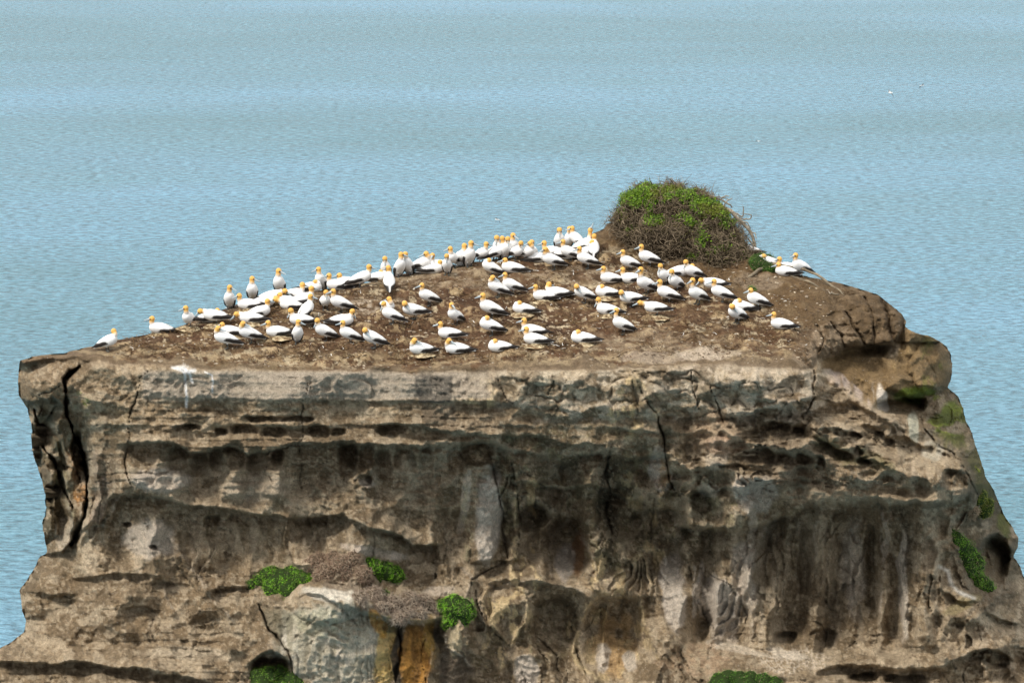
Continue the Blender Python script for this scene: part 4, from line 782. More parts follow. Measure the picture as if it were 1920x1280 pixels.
# (x, y of the feet, heading: 180 = left, 0 = right, 270 = to the viewer, 90 = away; stance, head, nest?, label)
G = [
(202,657,335,'stand','backleft',0,'lone gannet preening its back at the far left end of the rock top'),
(303,627,190,'sit','ahead',1,'sitting gannet facing left, second from the left end of the skyline'),
(355,622,262,'stand','right',1,'gannet facing the viewer with lowered bill, third from the left on the skyline'),
(392,604,8,'sit','sunk',0,'low gannet with dark tail to the left, behind the one reaching down into its nest'),
(404,611,182,'lean','reach',1,'gannet bending forward left with orange head stretched down to its nest'),
(429,581,270,'upright','left',0,'upright gannet seen from the front on the left skyline, looking right at its neighbour'),
(468,586,192,'sit','ahead',1,'sitting gannet facing left towards the upright front-facing one on the left skyline'),
(474,564,275,'upright','left',0,'gannet half hidden behind a preening one, only its head and breast above the left skyline'),
(493,574,345,'sit','reach',0,'gannet with raised dark tail at the left and head bowed down to the right'),
(508,566,5,'sit','reach',0,'white gannet with arched neck bowing right, just below the upright one on the left skyline'),
(524,552,268,'upright','left',0,'tall upright gannet with dusky breast standing alone against the sea on the left skyline'),
(486,594,25,'sit','ahead',0,'sitting gannet with its head turned away, above the broad dark wing of a bowing bird'),
(472,613,183,'sit','reach',1,'gannet with broad black wing edge bowing its head down left, in the left group'),
(433,632,190,'sit','sunk',1,'small low-sitting gannet facing left, directly behind the preening one at the left front'),
(425,658,200,'stand','backleft',0,'standing gannet preening its back, frontmost of the left group, tail to the right'),
(471,644,205,'stand','backleft',0,'gannet with head turned over its back, right of the frontmost preening one on the left'),
(522,631,188,'sit','ahead',1,'sitting gannet facing left with long black wing edge, left of the slim upright one'),
(547,585,180,'sit','stretch',0,'gannet stretching its orange neck up and left, in the middle of the left group'),
(541,574,180,'sit','sunk',0,'gannet of the left group hidden behind another, only its orange crown showing'),
(552,558,330,'sit','left',0,'gannet on the left skyline looking right, body to the left of its head'),
(568,567,30,'sit','ahead',0,'sitting gannet showing the orange back of its head, below the skyline in the left group'),
(582,545,0,'sit','tuckright',0,'white resting gannet with hidden head, left of the upright one on the skyline'),
(602,541,258,'upright','right',0,'upright gannet with dusky breast looking left beside a larger sitting one on the skyline'),
(634,542,190,'sit','ahead',0,'large sitting gannet facing left on the skyline, pressed against an upright neighbour'),
(652,534,180,'sit','sunk',0,'gannet hidden behind the skyline, only an orange crown above a sitting bird\'s back'),
(609,580,280,'stand','down',0,'slim gannet seen from the front with lowered bill, legs showing, below the left skyline'),
(640,588,205,'stand','ahead',0,'standing gannet with black wing line, at the left side of the pale guano patch'),
(674,540,4,'stand','ahead',0,'tall gannet in profile facing right on the skyline, black tail reaching left'),
(705,528,0,'sit','tuckleft',0,'white gannet mostly hidden between the profile bird facing right and a front-facing one'),
(724,517,270,'upright','down',0,'gannet seen from the front, bill down, above the bird that shows its tail feathers'),
(729,548,95,'stand','left',0,'gannet seen from behind preening, dark wing tips and striped tail towards the viewer'),
(751,519,295,'upright','left',0,'left one of two dusky-breasted gannets side by side on the skyline'),
(766,517,255,'upright','down',0,'right one of two dusky-breasted gannets side by side on the skyline'),
(790,513,330,'stand','backright',0,'tall round-breasted gannet with its head turned back, dark wing tip at its left'),
(825,499,190,'sit','left',0,'gannet on the skyline looking left with slanted bill, right of the tall round-breasted bird'),
(811,512,5,'sit','sunk',0,'small gannet lying low at the foot of the tall round-breasted one, bill to the right'),
(838,515,268,'upright','down',0,'slim gannet seen head-on with bill down, standing in front of the skyline crowd'),
(850,501,255,'stand','right',0,'gannet looking left behind the slim head-on bird at the skyline'),
(866,490,250,'sit','sunk',0,'gannet showing only an orange crown between two skyline birds left of the middle'),
(864,498,290,'stand','left',0,'gannet looking right beside the taller white one, above the mossy tuft at the skyline'),
(880,500,288,'upright','left',0,'tall white-breasted gannet bending its bill right, above the mossy tuft at the skyline'),
(901,489,300,'stand','left',0,'small gannet looking right with lowered bill, behind the long black tail at the skyline'),
(925,490,10,'stand','tall',0,'large gannet facing right with stretched neck and a long dark tail pointing left'),
(934,486,255,'upright','down',0,'gannet behind the one with stretched neck, only its orange head showing'),
(948,487,285,'upright','down',0,'gannet with lowered dark bill right behind the stretched neck of the large one'),
(965,482,250,'upright','left',0,'tallest gannet at the back of the tight group left of the skyline middle'),
(968,487,300,'stand','down',0,'gannet with dark wing in the tight skyline group, in front of the tallest one'),
(987,488,320,'stand','backright',0,'white-breasted gannet with legs showing at the right front of the tight skyline group'),
(998,479,270,'sit','tall',0,'gannet showing only an orange nape at the right end of the tight skyline group'),
(1011,489,5,'sit','backright',0,'plump gannet with sunk head at its right side, next to the tight skyline group'),
(1037,479,192,'sit','ahead',0,'sitting gannet with head turned away on the skyline, below two birds looking out'),
(1037,503,203,'stand','ahead',0,'standing gannet facing left with bill touching the plump neighbour, feet on the bare ledge'),
(1048,468,268,'upright','down',0,'gannet with pale face seen head-on, left one of two small skyline birds'),
(1058,484,350,'sit','reach',0,'gannet with orange head hung low between two sitting birds near the skyline'),
(1066,467,285,'upright','left',0,'gannet looking right, right one of two small skyline birds left of the skypointer'),
(1070,487,190,'stand','ahead',0,'gannet facing left with dark face, standing on a rise left of the skypointing bird'),
(1092,474,5,'stand','sky',0,'skypointing gannet with bill raised straight up above all others'),
(1085,468,180,'upright','ahead',0,'gannet pressed against the skypointing one, half hidden on its left'),
(1094,480,5,'sit','left',0,'gannet looking right, sitting in front of the skypointing one'),
(1115,481,85,'stand','ahead',0,'gannet seen from behind with dark wing tips, last bird before the earth bank'),
(1102,502,200,'stand','ahead',0,'standing gannet facing left on the ledge below the skypointing one, tail to the lower right'),
(922,514,195,'stand','tuckleft',0,'resting gannet with orange cheek laid on its back, left one of two below the skyline'),
(962,512,186,'sit','sunk',0,'sitting gannet facing left, right one of two below the skyline, black wing tip lifted'),
(804,573,208,'stand','ahead',0,'gannet standing alone on the left slope of bare rock, bill pointing down left'),
(933,559,200,'stand','backleft',0,'gannet looking back over its shoulder to the right, left one of a standing pair'),
(963,552,202,'stand','ahead',0,'gannet with bill down left, right one of a standing pair on the bare rock'),
(1020,565,189,'sit','ahead',1,'front gannet of an overlapping sitting pair, bill pointing left'),
(1046,556,188,'sit','backright',0,'rear gannet of an overlapping sitting pair, head turned away and dark tail long'),
(1096,571,203,'stand','preenleft',0,'gannet preening with one wing lifted and bill tucked straight down its breast'),
(1138,557,187,'sit','tuckleft',1,'sleeping gannet with only an orange patch on its white back, right of the wing-lifting one'),
(1145,531,198,'sit','ahead',0,'gannet facing left with grey bill, in front of the bird with the far-stretched bill'),
(1186,530,186,'sit','ahead',0,'gannet whose pale bill points over the back of the bird to its left'),
(1212,550,222,'stand','tall',0,'tall gannet with long neck and bill down, left of a pair of close heads'),
(1181,506,200,'stand','ahead',0,'standing gannet facing left, lower one of two in front of the big shrub'),
(1217,500,198,'stand','ahead',0,'standing gannet facing left, upper one of two in front of the big shrub'),
(1245,534,235,'stand','down',0,'gannet with lowered head, left one of a pair side by side below the shrub'),
(1265,549,236,'stand','down',0,'gannet seen nearly head-on right one of a pair side by side below the shrub'),
(1272,522,0,'sit','reach',0,'gannet curving its orange neck to the right, just under the shrub'),
(1300,528,212,'stand','down',0,'gannet with upright orange head behind a curved neck, touching the shrub'),
(1254,570,195,'stand','ahead',0,'standing gannet facing left with crossed legs on the slope right of the middle'),
(1184,577,202,'lean','preenleft',0,'leaning gannet with orange head bent back to its breast, right of the sleeping one'),
(1140,596,190,'sit','down',1,'sitting gannet with white wing and bowed grey bill, beside a tall walking one'),
(1168,624,208,'stand','tall',0,'gannet walking with both webbed feet showing and slim upright neck'),
(1231,598,184,'lean','stretch',1,'gannet stretched out flat to the left with neck held low'),
(1308,574,220,'stand','tall',0,'tall gannet with long white neck and lowered bill, right of the middle'),
(1340,552,192,'lean','reach',0,'gannet hunched forward with head hanging left, behind two larger ones on the right'),
(1354,573,190,'stand','ahead',0,'gannet facing left with grey bill, directly below the hunched one on the right'),
(1420,582,198,'stand','sunk',0,'hunched gannet with small orange head to the left, rightmost one standing on the earth slope'),
(1392,589,200,'sit','tuckleft',0,'sleeping gannet behind the preening one on the right, orange patch on its back'),
(1382,608,222,'stand','preenleft',0,'gannet preening its wing with the bill, in front of the sleeping one on the right'),
(1465,622,186,'sit','ahead',0,'sitting gannet at the far right of the rock top, nearest the stone rim'),
(1477,509,184,'sit','ahead',0,'rear gannet behind the bare branch at the right, facing left'),
(1474,515,186,'sit','sunk',0,'gannet sleeping under the bare branch at the right, only its orange cheek visible'),
(1502,516,215,'stand','ahead',0,'gannet standing against the sea behind the bare branch, rightmost of all'),
(1440,499,185,'sit','tuckleft',0,'gannet hidden behind the green bush foot, only its dark wing tips sticking out'),
(1404,476,190,'sit','ahead',0,'gannet almost hidden by the shrub, head peeping between its dead twigs'),
(574,602,60,'stand','right',0,'gannet with upright neck looking right, standing behind a sitting bird left of the middle'),
(565,614,190,'sit','down',0,'gannet with bowed head facing left, in front of one with an upright neck'),
(559,645,275,'upright','left',0,'slim upright gannet looking right, front row left of the middle'),
(609,634,207,'stand','down',0,'standing gannet with bill pressed to its neck, right of the slim one in front'),
(640,611,0,'sit','down',0,'white gannet curled up with head down at its right end, behind the front row'),
(656,645,202,'stand','ahead',0,'standing gannet facing left with long black wing, left of the bent preening bird'),
(703,657,200,'stand','preenleft',0,'gannet with neck bent over to the left preening its breast, front row near the middle'),
(725,587,300,'sit','backright',1,'gannet with rounded breast and head turned left, on the pale guano patch'),
(736,615,198,'stand','down',0,'standing gannet with bill resting on its breast, below the pale guano patch'),
(776,601,208,'lean','preenleft',0,'large gannet with orange head bent down to its shoulder, middle of the left half'),
(854,606,232,'stand','left',0,'small gannet looking right with dark wing tip behind, standing alone in the middle'),
(923,596,199,'stand','ahead',0,'large standing gannet in profile facing left in the centre of the colony'),
(981,591,188,'sit','tuckleft',1,'sleeping gannet lying flat, orange cheek on white back, right of the large profile bird'),
(921,629,199,'stand','tuckleft',0,'round sleeping gannet on its legs, small orange patch on top of its back'),
(1000,627,190,'sit','ahead',0,'rear gannet of the sitting pair near the front edge right of the middle'),
(1004,648,189,'sit','ahead',1,'front gannet of the sitting pair near the front edge, on a crumbling nest mound'),
(1095,644,190,'sit','tuckleft',1,'sleeping gannet alone near the front edge, rightmost in the front row'),
(937,660,194,'sit','tuckleft',0,'sleeping gannet near the front edge below the round sleeping one'),
(857,665,188,'sit','backleft',0,'sitting gannet with head turned back to the right, front of a pair at the edge'),
(844,641,190,'sit','ahead',0,'sitting gannet facing left, rear one of a sitting pair at the edge'),
(791,667,205,'sit','backleft',1,'all-white sitting gannet with bill laid on its back, closest to the front edge'),
]
gr_ = random.Random(3)
nest_spots = []
for k_, (px, py, hd, stc, hdp, nest, lab) in enumerate(G):
    p = ground(px, py)
    o = bpy.data.objects.new('gannet', bird_mesh(stc, hdp)); col.objects.link(o)
    lift = .035 if nest else 0.
    o.location = (p.x, p.y, p.z - .012 + lift); sc_ = gr_.uniform(1.11, 1.20)
    if stc == 'sit': o.location.z += -.005
    if lab.startswith(('small', 'slim', 'low ')): sc_ *= .94
    if lab.startswith(('large', 'tall')): sc_ *= 1.05
    o.scale = (sc_, sc_, sc_); o.rotation_euler = (R(gr_.uniform(-3, 3)), R(gr_.uniform(-4, 4)), R(hd + gr_.uniform(-4, 4)))
    tag(o, lab, 'gannet', 'gannets resting on top of the rock stack')
    if nest: nest_spots.append((p, lab, stc))

# gulls gliding low over the sea
def gull(px, py, Y, span, yaw, bank, label):
    vs = []; fs = []; cs_ = []
    def add(prt):
        o_ = len(vs); vs.extend([tuple(p) for p in prt[0]]); fs.extend([tuple(i + o_ for i in q_) for q_ in prt[1]]); cs_.extend(prt[2])
    add(tube([(-.22,0,0), (-.12,0,0), (0,0,0), (.1,0,.005), (.17,0,.01), (.21,0,.01), (.26,0,.0)], [(.05,.006), (.04,.03), (.06,.055), (.05,.05), (.035,.035), (.03,.03), (.006,.006)], [WHITE] * 6 + [(.3,.25,.1)], 10))
    for s_ in (-1, 1):
        add(tube([(.04, s_ * .03, .02), (.07, s_ * .2 * span, .07), (.02, s_ * .36 * span, .06), (-.10, s_ * .5 * span, -.10)][::1], [(.08,.014), (.065,.012), (.05,.01), (.01,.005)], [WHITE, (.16,.16,.16), (.10,.10,.10), BLACK], 8, (0, 0, 1)))
    me = bpy.data.meshes.new('seabird'); me.from_pydata(vs, [], fs); me.update()
    for p_ in me.polygons: p_.use_smooth = True
    ca_ = me.color_attributes.new('Col', 'FLOAT_COLOR', 'POINT'); arr = np.ones((len(vs), 4), np.float32); arr[:, :3] = cs_; ca_.data.foreach_set('color', arr.ravel())
    me.materials.append(M_bird); o = bpy.data.objects.new('seabird', me); col.objects.link(o)
    rx, rz = ray(px, py); o.location = (rx * Y, Y, CAM_Z + rz * Y); o.rotation_euler = (R(bank), 0, R(yaw))
    tag(o, label, 'bird', 'seabirds gliding over the water')
gull(1670, 174, 250, 1.1, 200, -28, 'lower left one of two seabirds gliding close together over the sea')
gull(1728, 161, 255, 1.2, 10, -25, 'upper right one of two seabirds gliding close together over the sea')
gull(1423, 265, 250, .7, 240, 5, 'tiny dark seabird low over the sea above the right end of the shrub')
gull(933, 412, 215, .7, 150, 35, 'faint grey seabird gliding over the sea above the skyline crowd')

# nest mounds of guano and seaweed under sitting birds
def make_nest(rs):
    n_ = 28; m_ = 9; vs = []; cs_ = []; fs = []
    for j in range(m_):
        t_ = j / (m_ - 1); rad = .13 + .20 * t_ ** 1.3
        for i in range(n_):
            a_ = 2 * math.pi * i / n_
            k2 = 1 + .22 * (vn(np.array(3 + 1.6 * math.cos(a_) + rs), np.array(3 + 1.6 * math.sin(a_)), 5) - .5) * 2
            z_ = .060 * (1 - t_) ** .8 - .03 * t_ + .022 * (float(vn(np.array(i * 1.7 + rs * 9.), np.array(j * 1.3), 2)) - .5)
            vs.append((rad * k2 * math.cos(a_), rad * k2 * math.sin(a_), z_))
            g_ = float(vn(np.array(i * .9 + rs), np.array(j * .8), 9)); cs_.append(lerp3((.17, .11, .06), (.50, .42, .27), min(1, max(0, (g_ - .4) * 3))))
    vs.append((0, 0, .035)); cs_.append((.2, .15, .1)); c0 = len(vs) - 1
    for j in range(m_ - 1):
        for i in range(n_): fs.append((j * n_ + i, (j + 1) * n_ + i, (j + 1) * n_ + (i + 1) % n_, j * n_ + (i + 1) % n_))
    for i in range(n_): fs.append((c0, i, (i + 1) % n_))
    return vs, fs, cs_
def strands(n_, rad, rs, zf, w_=.006, l_=.10, c0=(.13, .085, .04), c1=(.26, .19, .10), flat=.25):
    """thin crooked seaweed or straw strands"""
    r_ = random.Random(rs); vs = []; fs = []; cs_ = []
    for _ in range(n_):
        a_ = r_.uniform(0, 6.283); q_ = rad * math.sqrt(r_.random()); x_, y_ = q_ * math.cos(a_), q_ * math.sin(a_); z_ = zf(q_) + .004
        b_ = r_.uniform(0, 6.283); c_ = lerp3(c0, c1, r_.random()); L = l_ * r_.uniform(.5, 1.4)
        o_ = len(vs)
        for k2 in range(4):
            dx, dy = math.cos(b_), math.sin(b_); ww = w_ * (1 - k2 / 4.5)
            vs += [(x_ - dy * ww, y_ + dx * ww, z_), (x_ + dy * ww, y_ - dx * ww, z_ + ww)]; cs_ += [c_, c_]
            x_ += dx * L / 3; y_ += dy * L / 3; z_ += r_.uniform(-.3, .35) * L / 3 * flat * 3; b_ += r_.uniform(-.7, .7)
        for k2 in range(3): fs.append((o_ + 2 * k2, o_ + 2 * k2 + 1, o_ + 2 * k2 + 3, o_ + 2 * k2 + 2))
    return vs, fs, cs_
def pymesh(name, prt, mat, parent=None, smooth=True):
    me = bpy.data.meshes.new(name); me.from_pydata([tuple(map(float, p)) for p in prt[0]], [], prt[1]); me.update()
    me.polygons.foreach_set('use_smooth', [smooth] * len(me.polygons))
    ca_ = me.color_attributes.new('Col', 'FLOAT_COLOR', 'POINT'); arr = np.ones((len(prt[0]), 4), np.float32); arr[:, :3] = prt[2]; ca_.data.foreach_set('color', arr.ravel())
    me.materials.append(mat); o = bpy.data.objects.new(name, me); col.objects.link(o)
    if parent is not None: o.parent = parent
    return o
for k_, (p, lab, stc) in enumerate(nest_spots):
    e_ = empty('nest', (p.x, p.y, p.z))
    pymesh('mound', make_nest(k_ * 1.37), M_nest, e_)
    tag(pymesh('seaweed_lining', strands(90, .27, k_ + 50, lambda q_: .055 * max(0, 1 - q_ / .3)), M_nest, e_), kind='stuff')
    tag(e_, ' '.join(('nest mound under the ' + lab).split(',')[0].split()[:16]), 'nest', 'nest mounds of guano and seaweed')
# ---------------------------------------------------------------- vegetation
def leafcloud(pts, nrms, size, rs, c0, c1, aspect=.5, tilt=.8):
    """one small folded leaf per point (numpy), returns verts, faces, colours"""
    r_ = np.random.RandomState(rs); n_ = len(pts)
    d = nrms + tilt * r_.normal(size=(n_, 3)); d /= np.linalg.norm(d, axis=1)[:, None]
    t_ = np.cross(d, r_.normal(size=(n_, 3))); t_ /= np.linalg.norm(t_, axis=1)[:, None]; u = np.cross(d, t_)
    s_ = size * r_.uniform(.6, 1.3, (n_, 1))
    a_ = pts - t_ * s_; c_ = pts + t_ * s_; b_ = pts + u * s_ * aspect + d * s_ * .25; e_ = pts - u * s_ * aspect + d * s_ * .25
    V_ = np.stack([a_, b_, c_, e_], 1).reshape(-1, 3); F_ = np.arange(n_ * 4).reshape(-1, 4)
    k2 = r_.rand(n_, 1); C_ = np.array(c0) * (1 - k2) + np.array(c1) * k2; C_ = np.repeat(C_, 4, 0)
    return V_, F_, C_
def twigs(starts, dirs, rs, length, width, c0, c1, segs=4, bend=.5):
    """crooked three-sided twigs (numpy)"""
    r_ = np.random.RandomState(rs); n_ = len(starts); p = starts.copy(); d = dirs / np.linalg.norm(dirs, axis=1)[:, None]
    L = length * r_.uniform(.5, 1.4, (n_, 1)) / segs; ringsv = []
    for k2 in range(segs + 1):
        a_ = np.cross(d, np.array([.3, .2, 1.])); a_ /= np.linalg.norm(a_, axis=1)[:, None] + 1e-6; b_ = np.cross(d, a_)
        w_ = width * (1 - .75 * k2 / segs)
        for q_ in range(3):
            th = q_ * 2.094; ringsv.append(p + (a_ * math.cos(th) + b_ * math.sin(th)) * w_)
        d = d + bend * r_.normal(size=(n_, 3)); d /= np.linalg.norm(d, axis=1)[:, None]; p = p + d * L
    V_ = np.stack(ringsv, 1); m_ = V_.shape[1]; F_ = []
    for k2 in range(segs):
        for q_ in range(3): F_.append([k2 * 3 + q_, k2 * 3 + (q_ + 1) % 3, (k2 + 1) * 3 + (q_ + 1) % 3, (k2 + 1) * 3 + q_])
    F_ = (np.array(F_)[None] + (np.arange(n_) * m_)[:, None, None]).reshape(-1, 4)
    k3 = r_.rand(n_, 1); C_ = np.repeat(np.array(c0) * (1 - k3) + np.array(c1) * k3, m_, 0)
    return V_.reshape(-1, 3), F_, C_
def surf_points(blobs, n_, rs, inner=.0):
    """points and outward directions on the union of balls"""
    r_ = np.random.RandomState(rs); B_ = np.array([b_[:3] for b_ in blobs]); S_ = np.array([b_[3] for b_ in blobs])
    i = r_.choice(len(B_), n_ * 3, p=S_ ** 2 / (S_ ** 2).sum()); d = r_.normal(size=(n_ * 3, 3)); d /= np.linalg.norm(d, axis=1)[:, None]
    lump = 1 + .28 * fbm(d[:, 0] * 2.6 + i, d[:, 2] * 2.6 + d[:, 1], 301, 4)
    p = B_[i] + d * (S_[i] * (1 - inner * r_.rand(n_ * 3)) * lump)[:, None]
    dist = np.linalg.norm(p[:, None] - B_[None], axis=2) / S_[None]; dist[np.arange(len(p)), i] = 9
    ok = dist.min(1) > .93 - inner * .5
    return p[ok][:n_], d[ok][:n_]
def core(name, blobs, parent, mat, colr, k2=.84):
    vs = []; fs = []; cs_ = []
    for (x_, y_, z_, r_) in blobs:
        o_ = len(vs); nu, nv = 20, 12
        for j in range(nv + 1):
            for i in range(nu):
                th = math.pi * j / nv; ph = 2 * math.pi * i / nu; d = (math.sin(th) * math.cos(ph), math.sin(th) * math.sin(ph), math.cos(th))
                q_ = r_ * k2 * (1 + .16 * float(fbm(np.array(d[0] * 3 + x_), np.array(d[2] * 3 + d[1] * 2), 303, 3)))
                vs.append((x_ + d[0] * q_, y_ + d[1] * q_, z_ + d[2] * q_)); cs_.append(colr)
        for j in range(nv):
            for i in range(nu): fs.append((o_ + j * nu + i, o_ + (j + 1) * nu + i, o_ + (j + 1) * nu + (i + 1) % nu, o_ + j * nu + (i + 1) % nu))
    me = bpy.data.meshes.new('src'); me.from_pydata([tuple(map(float, v_)) for v_ in vs], [], fs); ob = bpy.data.objects.new('src', me); col.objects.link(ob)
    md = ob.modifiers.new('r', 'REMESH'); md.mode = 'VOXEL'; md.voxel_size = max(.02, min(b_[3] for b_ in blobs) / 6)
    dg = bpy.context.evaluated_depsgraph_get(); dg.update(); nm = bpy.data.meshes.new_from_object(ob.evaluated_get(dg)); bpy.data.objects.remove(ob); bpy.data.meshes.remove(me)
    prt = ([tuple(v_.co) for v_ in nm.vertices], [tuple(p_.vertices) for p_ in nm.polygons], [colr] * len(nm.vertices)); bpy.data.meshes.remove(nm)
    return pymesh(name, prt, mat, parent)

# --- the big wind-clipped shrub on the summit
SB = []
for (px, py, Yb, r_) in [(1203,402,75.9,.74),(1212,372,76.6,.42),(1245,402,75.8,.80),(1262,372,76.4,.45),(1292,412,75.7,.84),(1325,425,75.6,.76),(1352,452,75.4,.70),(1230,440,75.2,.62),(1275,452,75.0,.74),(1320,470,74.9,.70),
        (1368,478,75.0,.60),(1345,492,74.6,.52),(1392,500,74.8,.40),(1180,418,75.9,.50),(1305,385,76.3,.45),(1192,445,75.4,.34),(1402,506,74.6,.40),(1384,514,74.4,.34),(1300,498,74.5,.36)]:
    rx, rz = ray(px, py); SB.append((rx * Yb, Yb, CAM_Z + rz * Yb, r_))
g0 = ground(1290, 500)
shrub = empty('shrub', (g0.x, g0.y + 1.0, g0.z)); tag(shrub, 'big dome-shaped wind-clipped shrub on the summit, green on top and bare brown twigs in front', 'shrub')
SBl = [(x_ - shrub.location.x, y_ - shrub.location.y, z_ - shrub.location.z, r_) for x_, y_, z_, r_ in SB]
core('woody_core', SBl, shrub, M_twig, (.035, .026, .016), .80)
pt, nd = surf_points(SBl, 26000, 11, .22)
zr = (pt[:, 2] - pt[:, 2].min()) / np.ptp(pt[:, 2]); nz = 1.4 * fbm(pt[:, 0] * 1.7 + 9, pt[:, 2] * 2.0 + pt[:, 1], 311, 4)
toph = nd[:, 2] * .9 + .9 * (zr - .55) + .75 * nz + .1 * (pt[:, 0] < -1.4)
gm_ = toph > .95
tw = ~gm_ | (np.random.RandomState(2).rand(len(pt)) < .12)
q_ = pt[tw][:8000]; dq = nd[tw][:8000]
tang = np.cross(dq, np.random.RandomState(4).normal(size=dq.shape))
V_, F_, C_ = twigs(q_ * 1.0, tang + .45 * dq, 5, .42, .0115, (.045, .032, .018), (.30, .235, .16), 5, .6)
tag(mesh_np('twigs', V_, F_, M_twig, C_, shrub), kind='stuff')
pl_ = pt[gm_]; nl = nd[gm_]; k3 = np.random.RandomState(8).randint(0, len(pl_), 44000)
pl_ = pl_[k3] + np.random.RandomState(9).normal(size=(44000, 3)) * .05; nl = nl[k3]
V_, F_, C_ = leafcloud(pl_, nl, .030, 12, (.03, .075, .005), (.20, .34, .012))
pc = fbm(pl_[:, 0] * 1.5, pl_[:, 2] * 2 + pl_[:, 1], 313, 3); oc = np.repeat(sst(.1, .4, pc), 4)[:, None]
C_ = C_ * (1 - .45 * oc) + np.array((.17, .12, .02)) * .45 * oc
mesh_np('leaves', V_, F_, M_leaf, C_, shrub, smooth=False)
ps = pt[(toph > .1) & (toph < .8)]; k3 = np.random.RandomState(18).randint(0, len(ps), 3500); ps = ps[k3] + np.random.RandomState(19).normal(size=(3500, 3)) * .06
V_, F_, C_ = leafcloud(ps, ps * 0 + np.array((0, -.3, 1.)), .026, 22, (.06, .07, .015), (.20, .16, .05))
mesh_np('sparse_leaves', V_, F_, M_leaf, C_, shrub, smooth=False)
def branch(paths, name, parent, origin, rs=0, cols=((.12, .10, .075), (.30, .26, .20))):
    vs = []; fs = []; cs_ = []
    for pth, r0_, r1_ in paths:
        P = crv([tuple(np.array(at(np.array(float(a_)), np.array(float(b_)), Yv)) - np.array(origin)) for a_, b_, Yv in pth], 5)
        rr = [1.6 * r0_ + 1.6 * (r1_ - r0_) * i / (len(P) - 1) for i in range(len(P))]
        P = [p_ + np.array([.012 * (float(vn(np.array(i * .9 + rs), np.array(1.5), c_)) - .5) * 2 for c_ in range(3)]) for i, p_ in enumerate(P)]
        prt = tube(P, rr, [lerp3(cols[0], cols[1], float(vn(np.array(i * .6 + rs), np.array(r0_ * 99), 8))) for i in range(len(P))], 7)
        o_ = len(vs); vs += [tuple(v_) for v_ in prt[0]]; fs += [tuple(i + o_ for i in f_) for f_ in prt[1]]; cs_ += prt[2]
    return pymesh(name, (vs, fs, cs_), M_bark, parent)
o0 = tuple(shrub.location)
branch([([(1318,369,76.2),(1347,385,76),(1369,395,75.8),(1383,409,75.6),(1399,425,75.5),(1411,443,75.4),(1417,466,75.3),(1427,482,75.2),(1439,492,75.1)], .04, .022),
        ([(1330,367,76),(1352,375,76),(1367,383,75.9),(1373,389,75.9)], .022, .01), ([(1352,373,76),(1360,368,76),(1367,367,76)], .014, .007), ([(1369,393,75.8),(1381,401,75.7),(1392,405,75.7),(1394,393,75.7),(1393,387,75.7)], .017, .008),
        ([(1385,409,75.6),(1397,411,75.6),(1407,409,75.6),(1408,403,75.6),(1396,401,75.6)], .014, .009), ([(1379,417,75.5),(1399,417,75.5),(1407,427,75.5)], .015, .008), ([(1405,437,75.4),(1415,437,75.4),(1418,447,75.3)], .013, .007),
        ([(1402,447,75.3),(1412,460,75.2),(1411,478,75.2),(1422,488,75)], .014, .008), ([(1357,389,75.8),(1363,377,75.8),(1373,371,75.8)], .014, .007), ([(1412,470,75.2),(1425,470,75.2),(1432,478,75.2)], .012, .006),
        ([(1325,375,76),(1345,369,76),(1356,371,76),(1369,375,76)], .012, .006), ([(1419,476,75.1),(1429,488,75.1),(1447,492,75)], .014, .007)], 'dead_branch', shrub, o0, 3)

g1 = ground(1450, 505)
fb = empty('fallen_branch', tuple(g1)); tag(fb, 'long bare forked branch trailing from the shrub down the earth slope at right', 'branch')
def gy(px, py, up=.03):
    p_ = ground(px, py); return p_.y - .05
branch([([(1400,522,gy(1400,524)),(1420,508,gy(1420,516)),(1438,500,74.1),(1455,495,74.1),(1475,500,74.0),(1500,503,73.9),(1520,510,73.6),(1540,520,73.3),(1558,535,gy(1558,535)),(1575,545,gy(1575,545)),(1582,556,gy(1582,556))], .030, .018),
        ([(1455,500,74.0),(1470,510,73.8),(1490,520,gy(1490,520)),(1520,530,gy(1520,530)),(1545,545,gy(1545,545)),(1565,551,gy(1565,551)),(1580,556,gy(1580,556))], .026, .014),
        ([(1455,498,74.1),(1440,503,74),(1436,512,73.9),(1440,522,73.7),(1447,530,gy(1447,530))], .014, .008), ([(1440,500,74.1),(1425,503,74.1),(1412,496,74.1)], .012, .007)], 'stem', fb, tuple(g1), 9, ((.10, .08, .055), (.24, .20, .14)))
branch([([(1552,544,gy(1552,544)),(1556,550,gy(1556,550)),(1560,547,gy(1560,547))], .012, .007)], 'side_twig', fb, tuple(g1), 5)

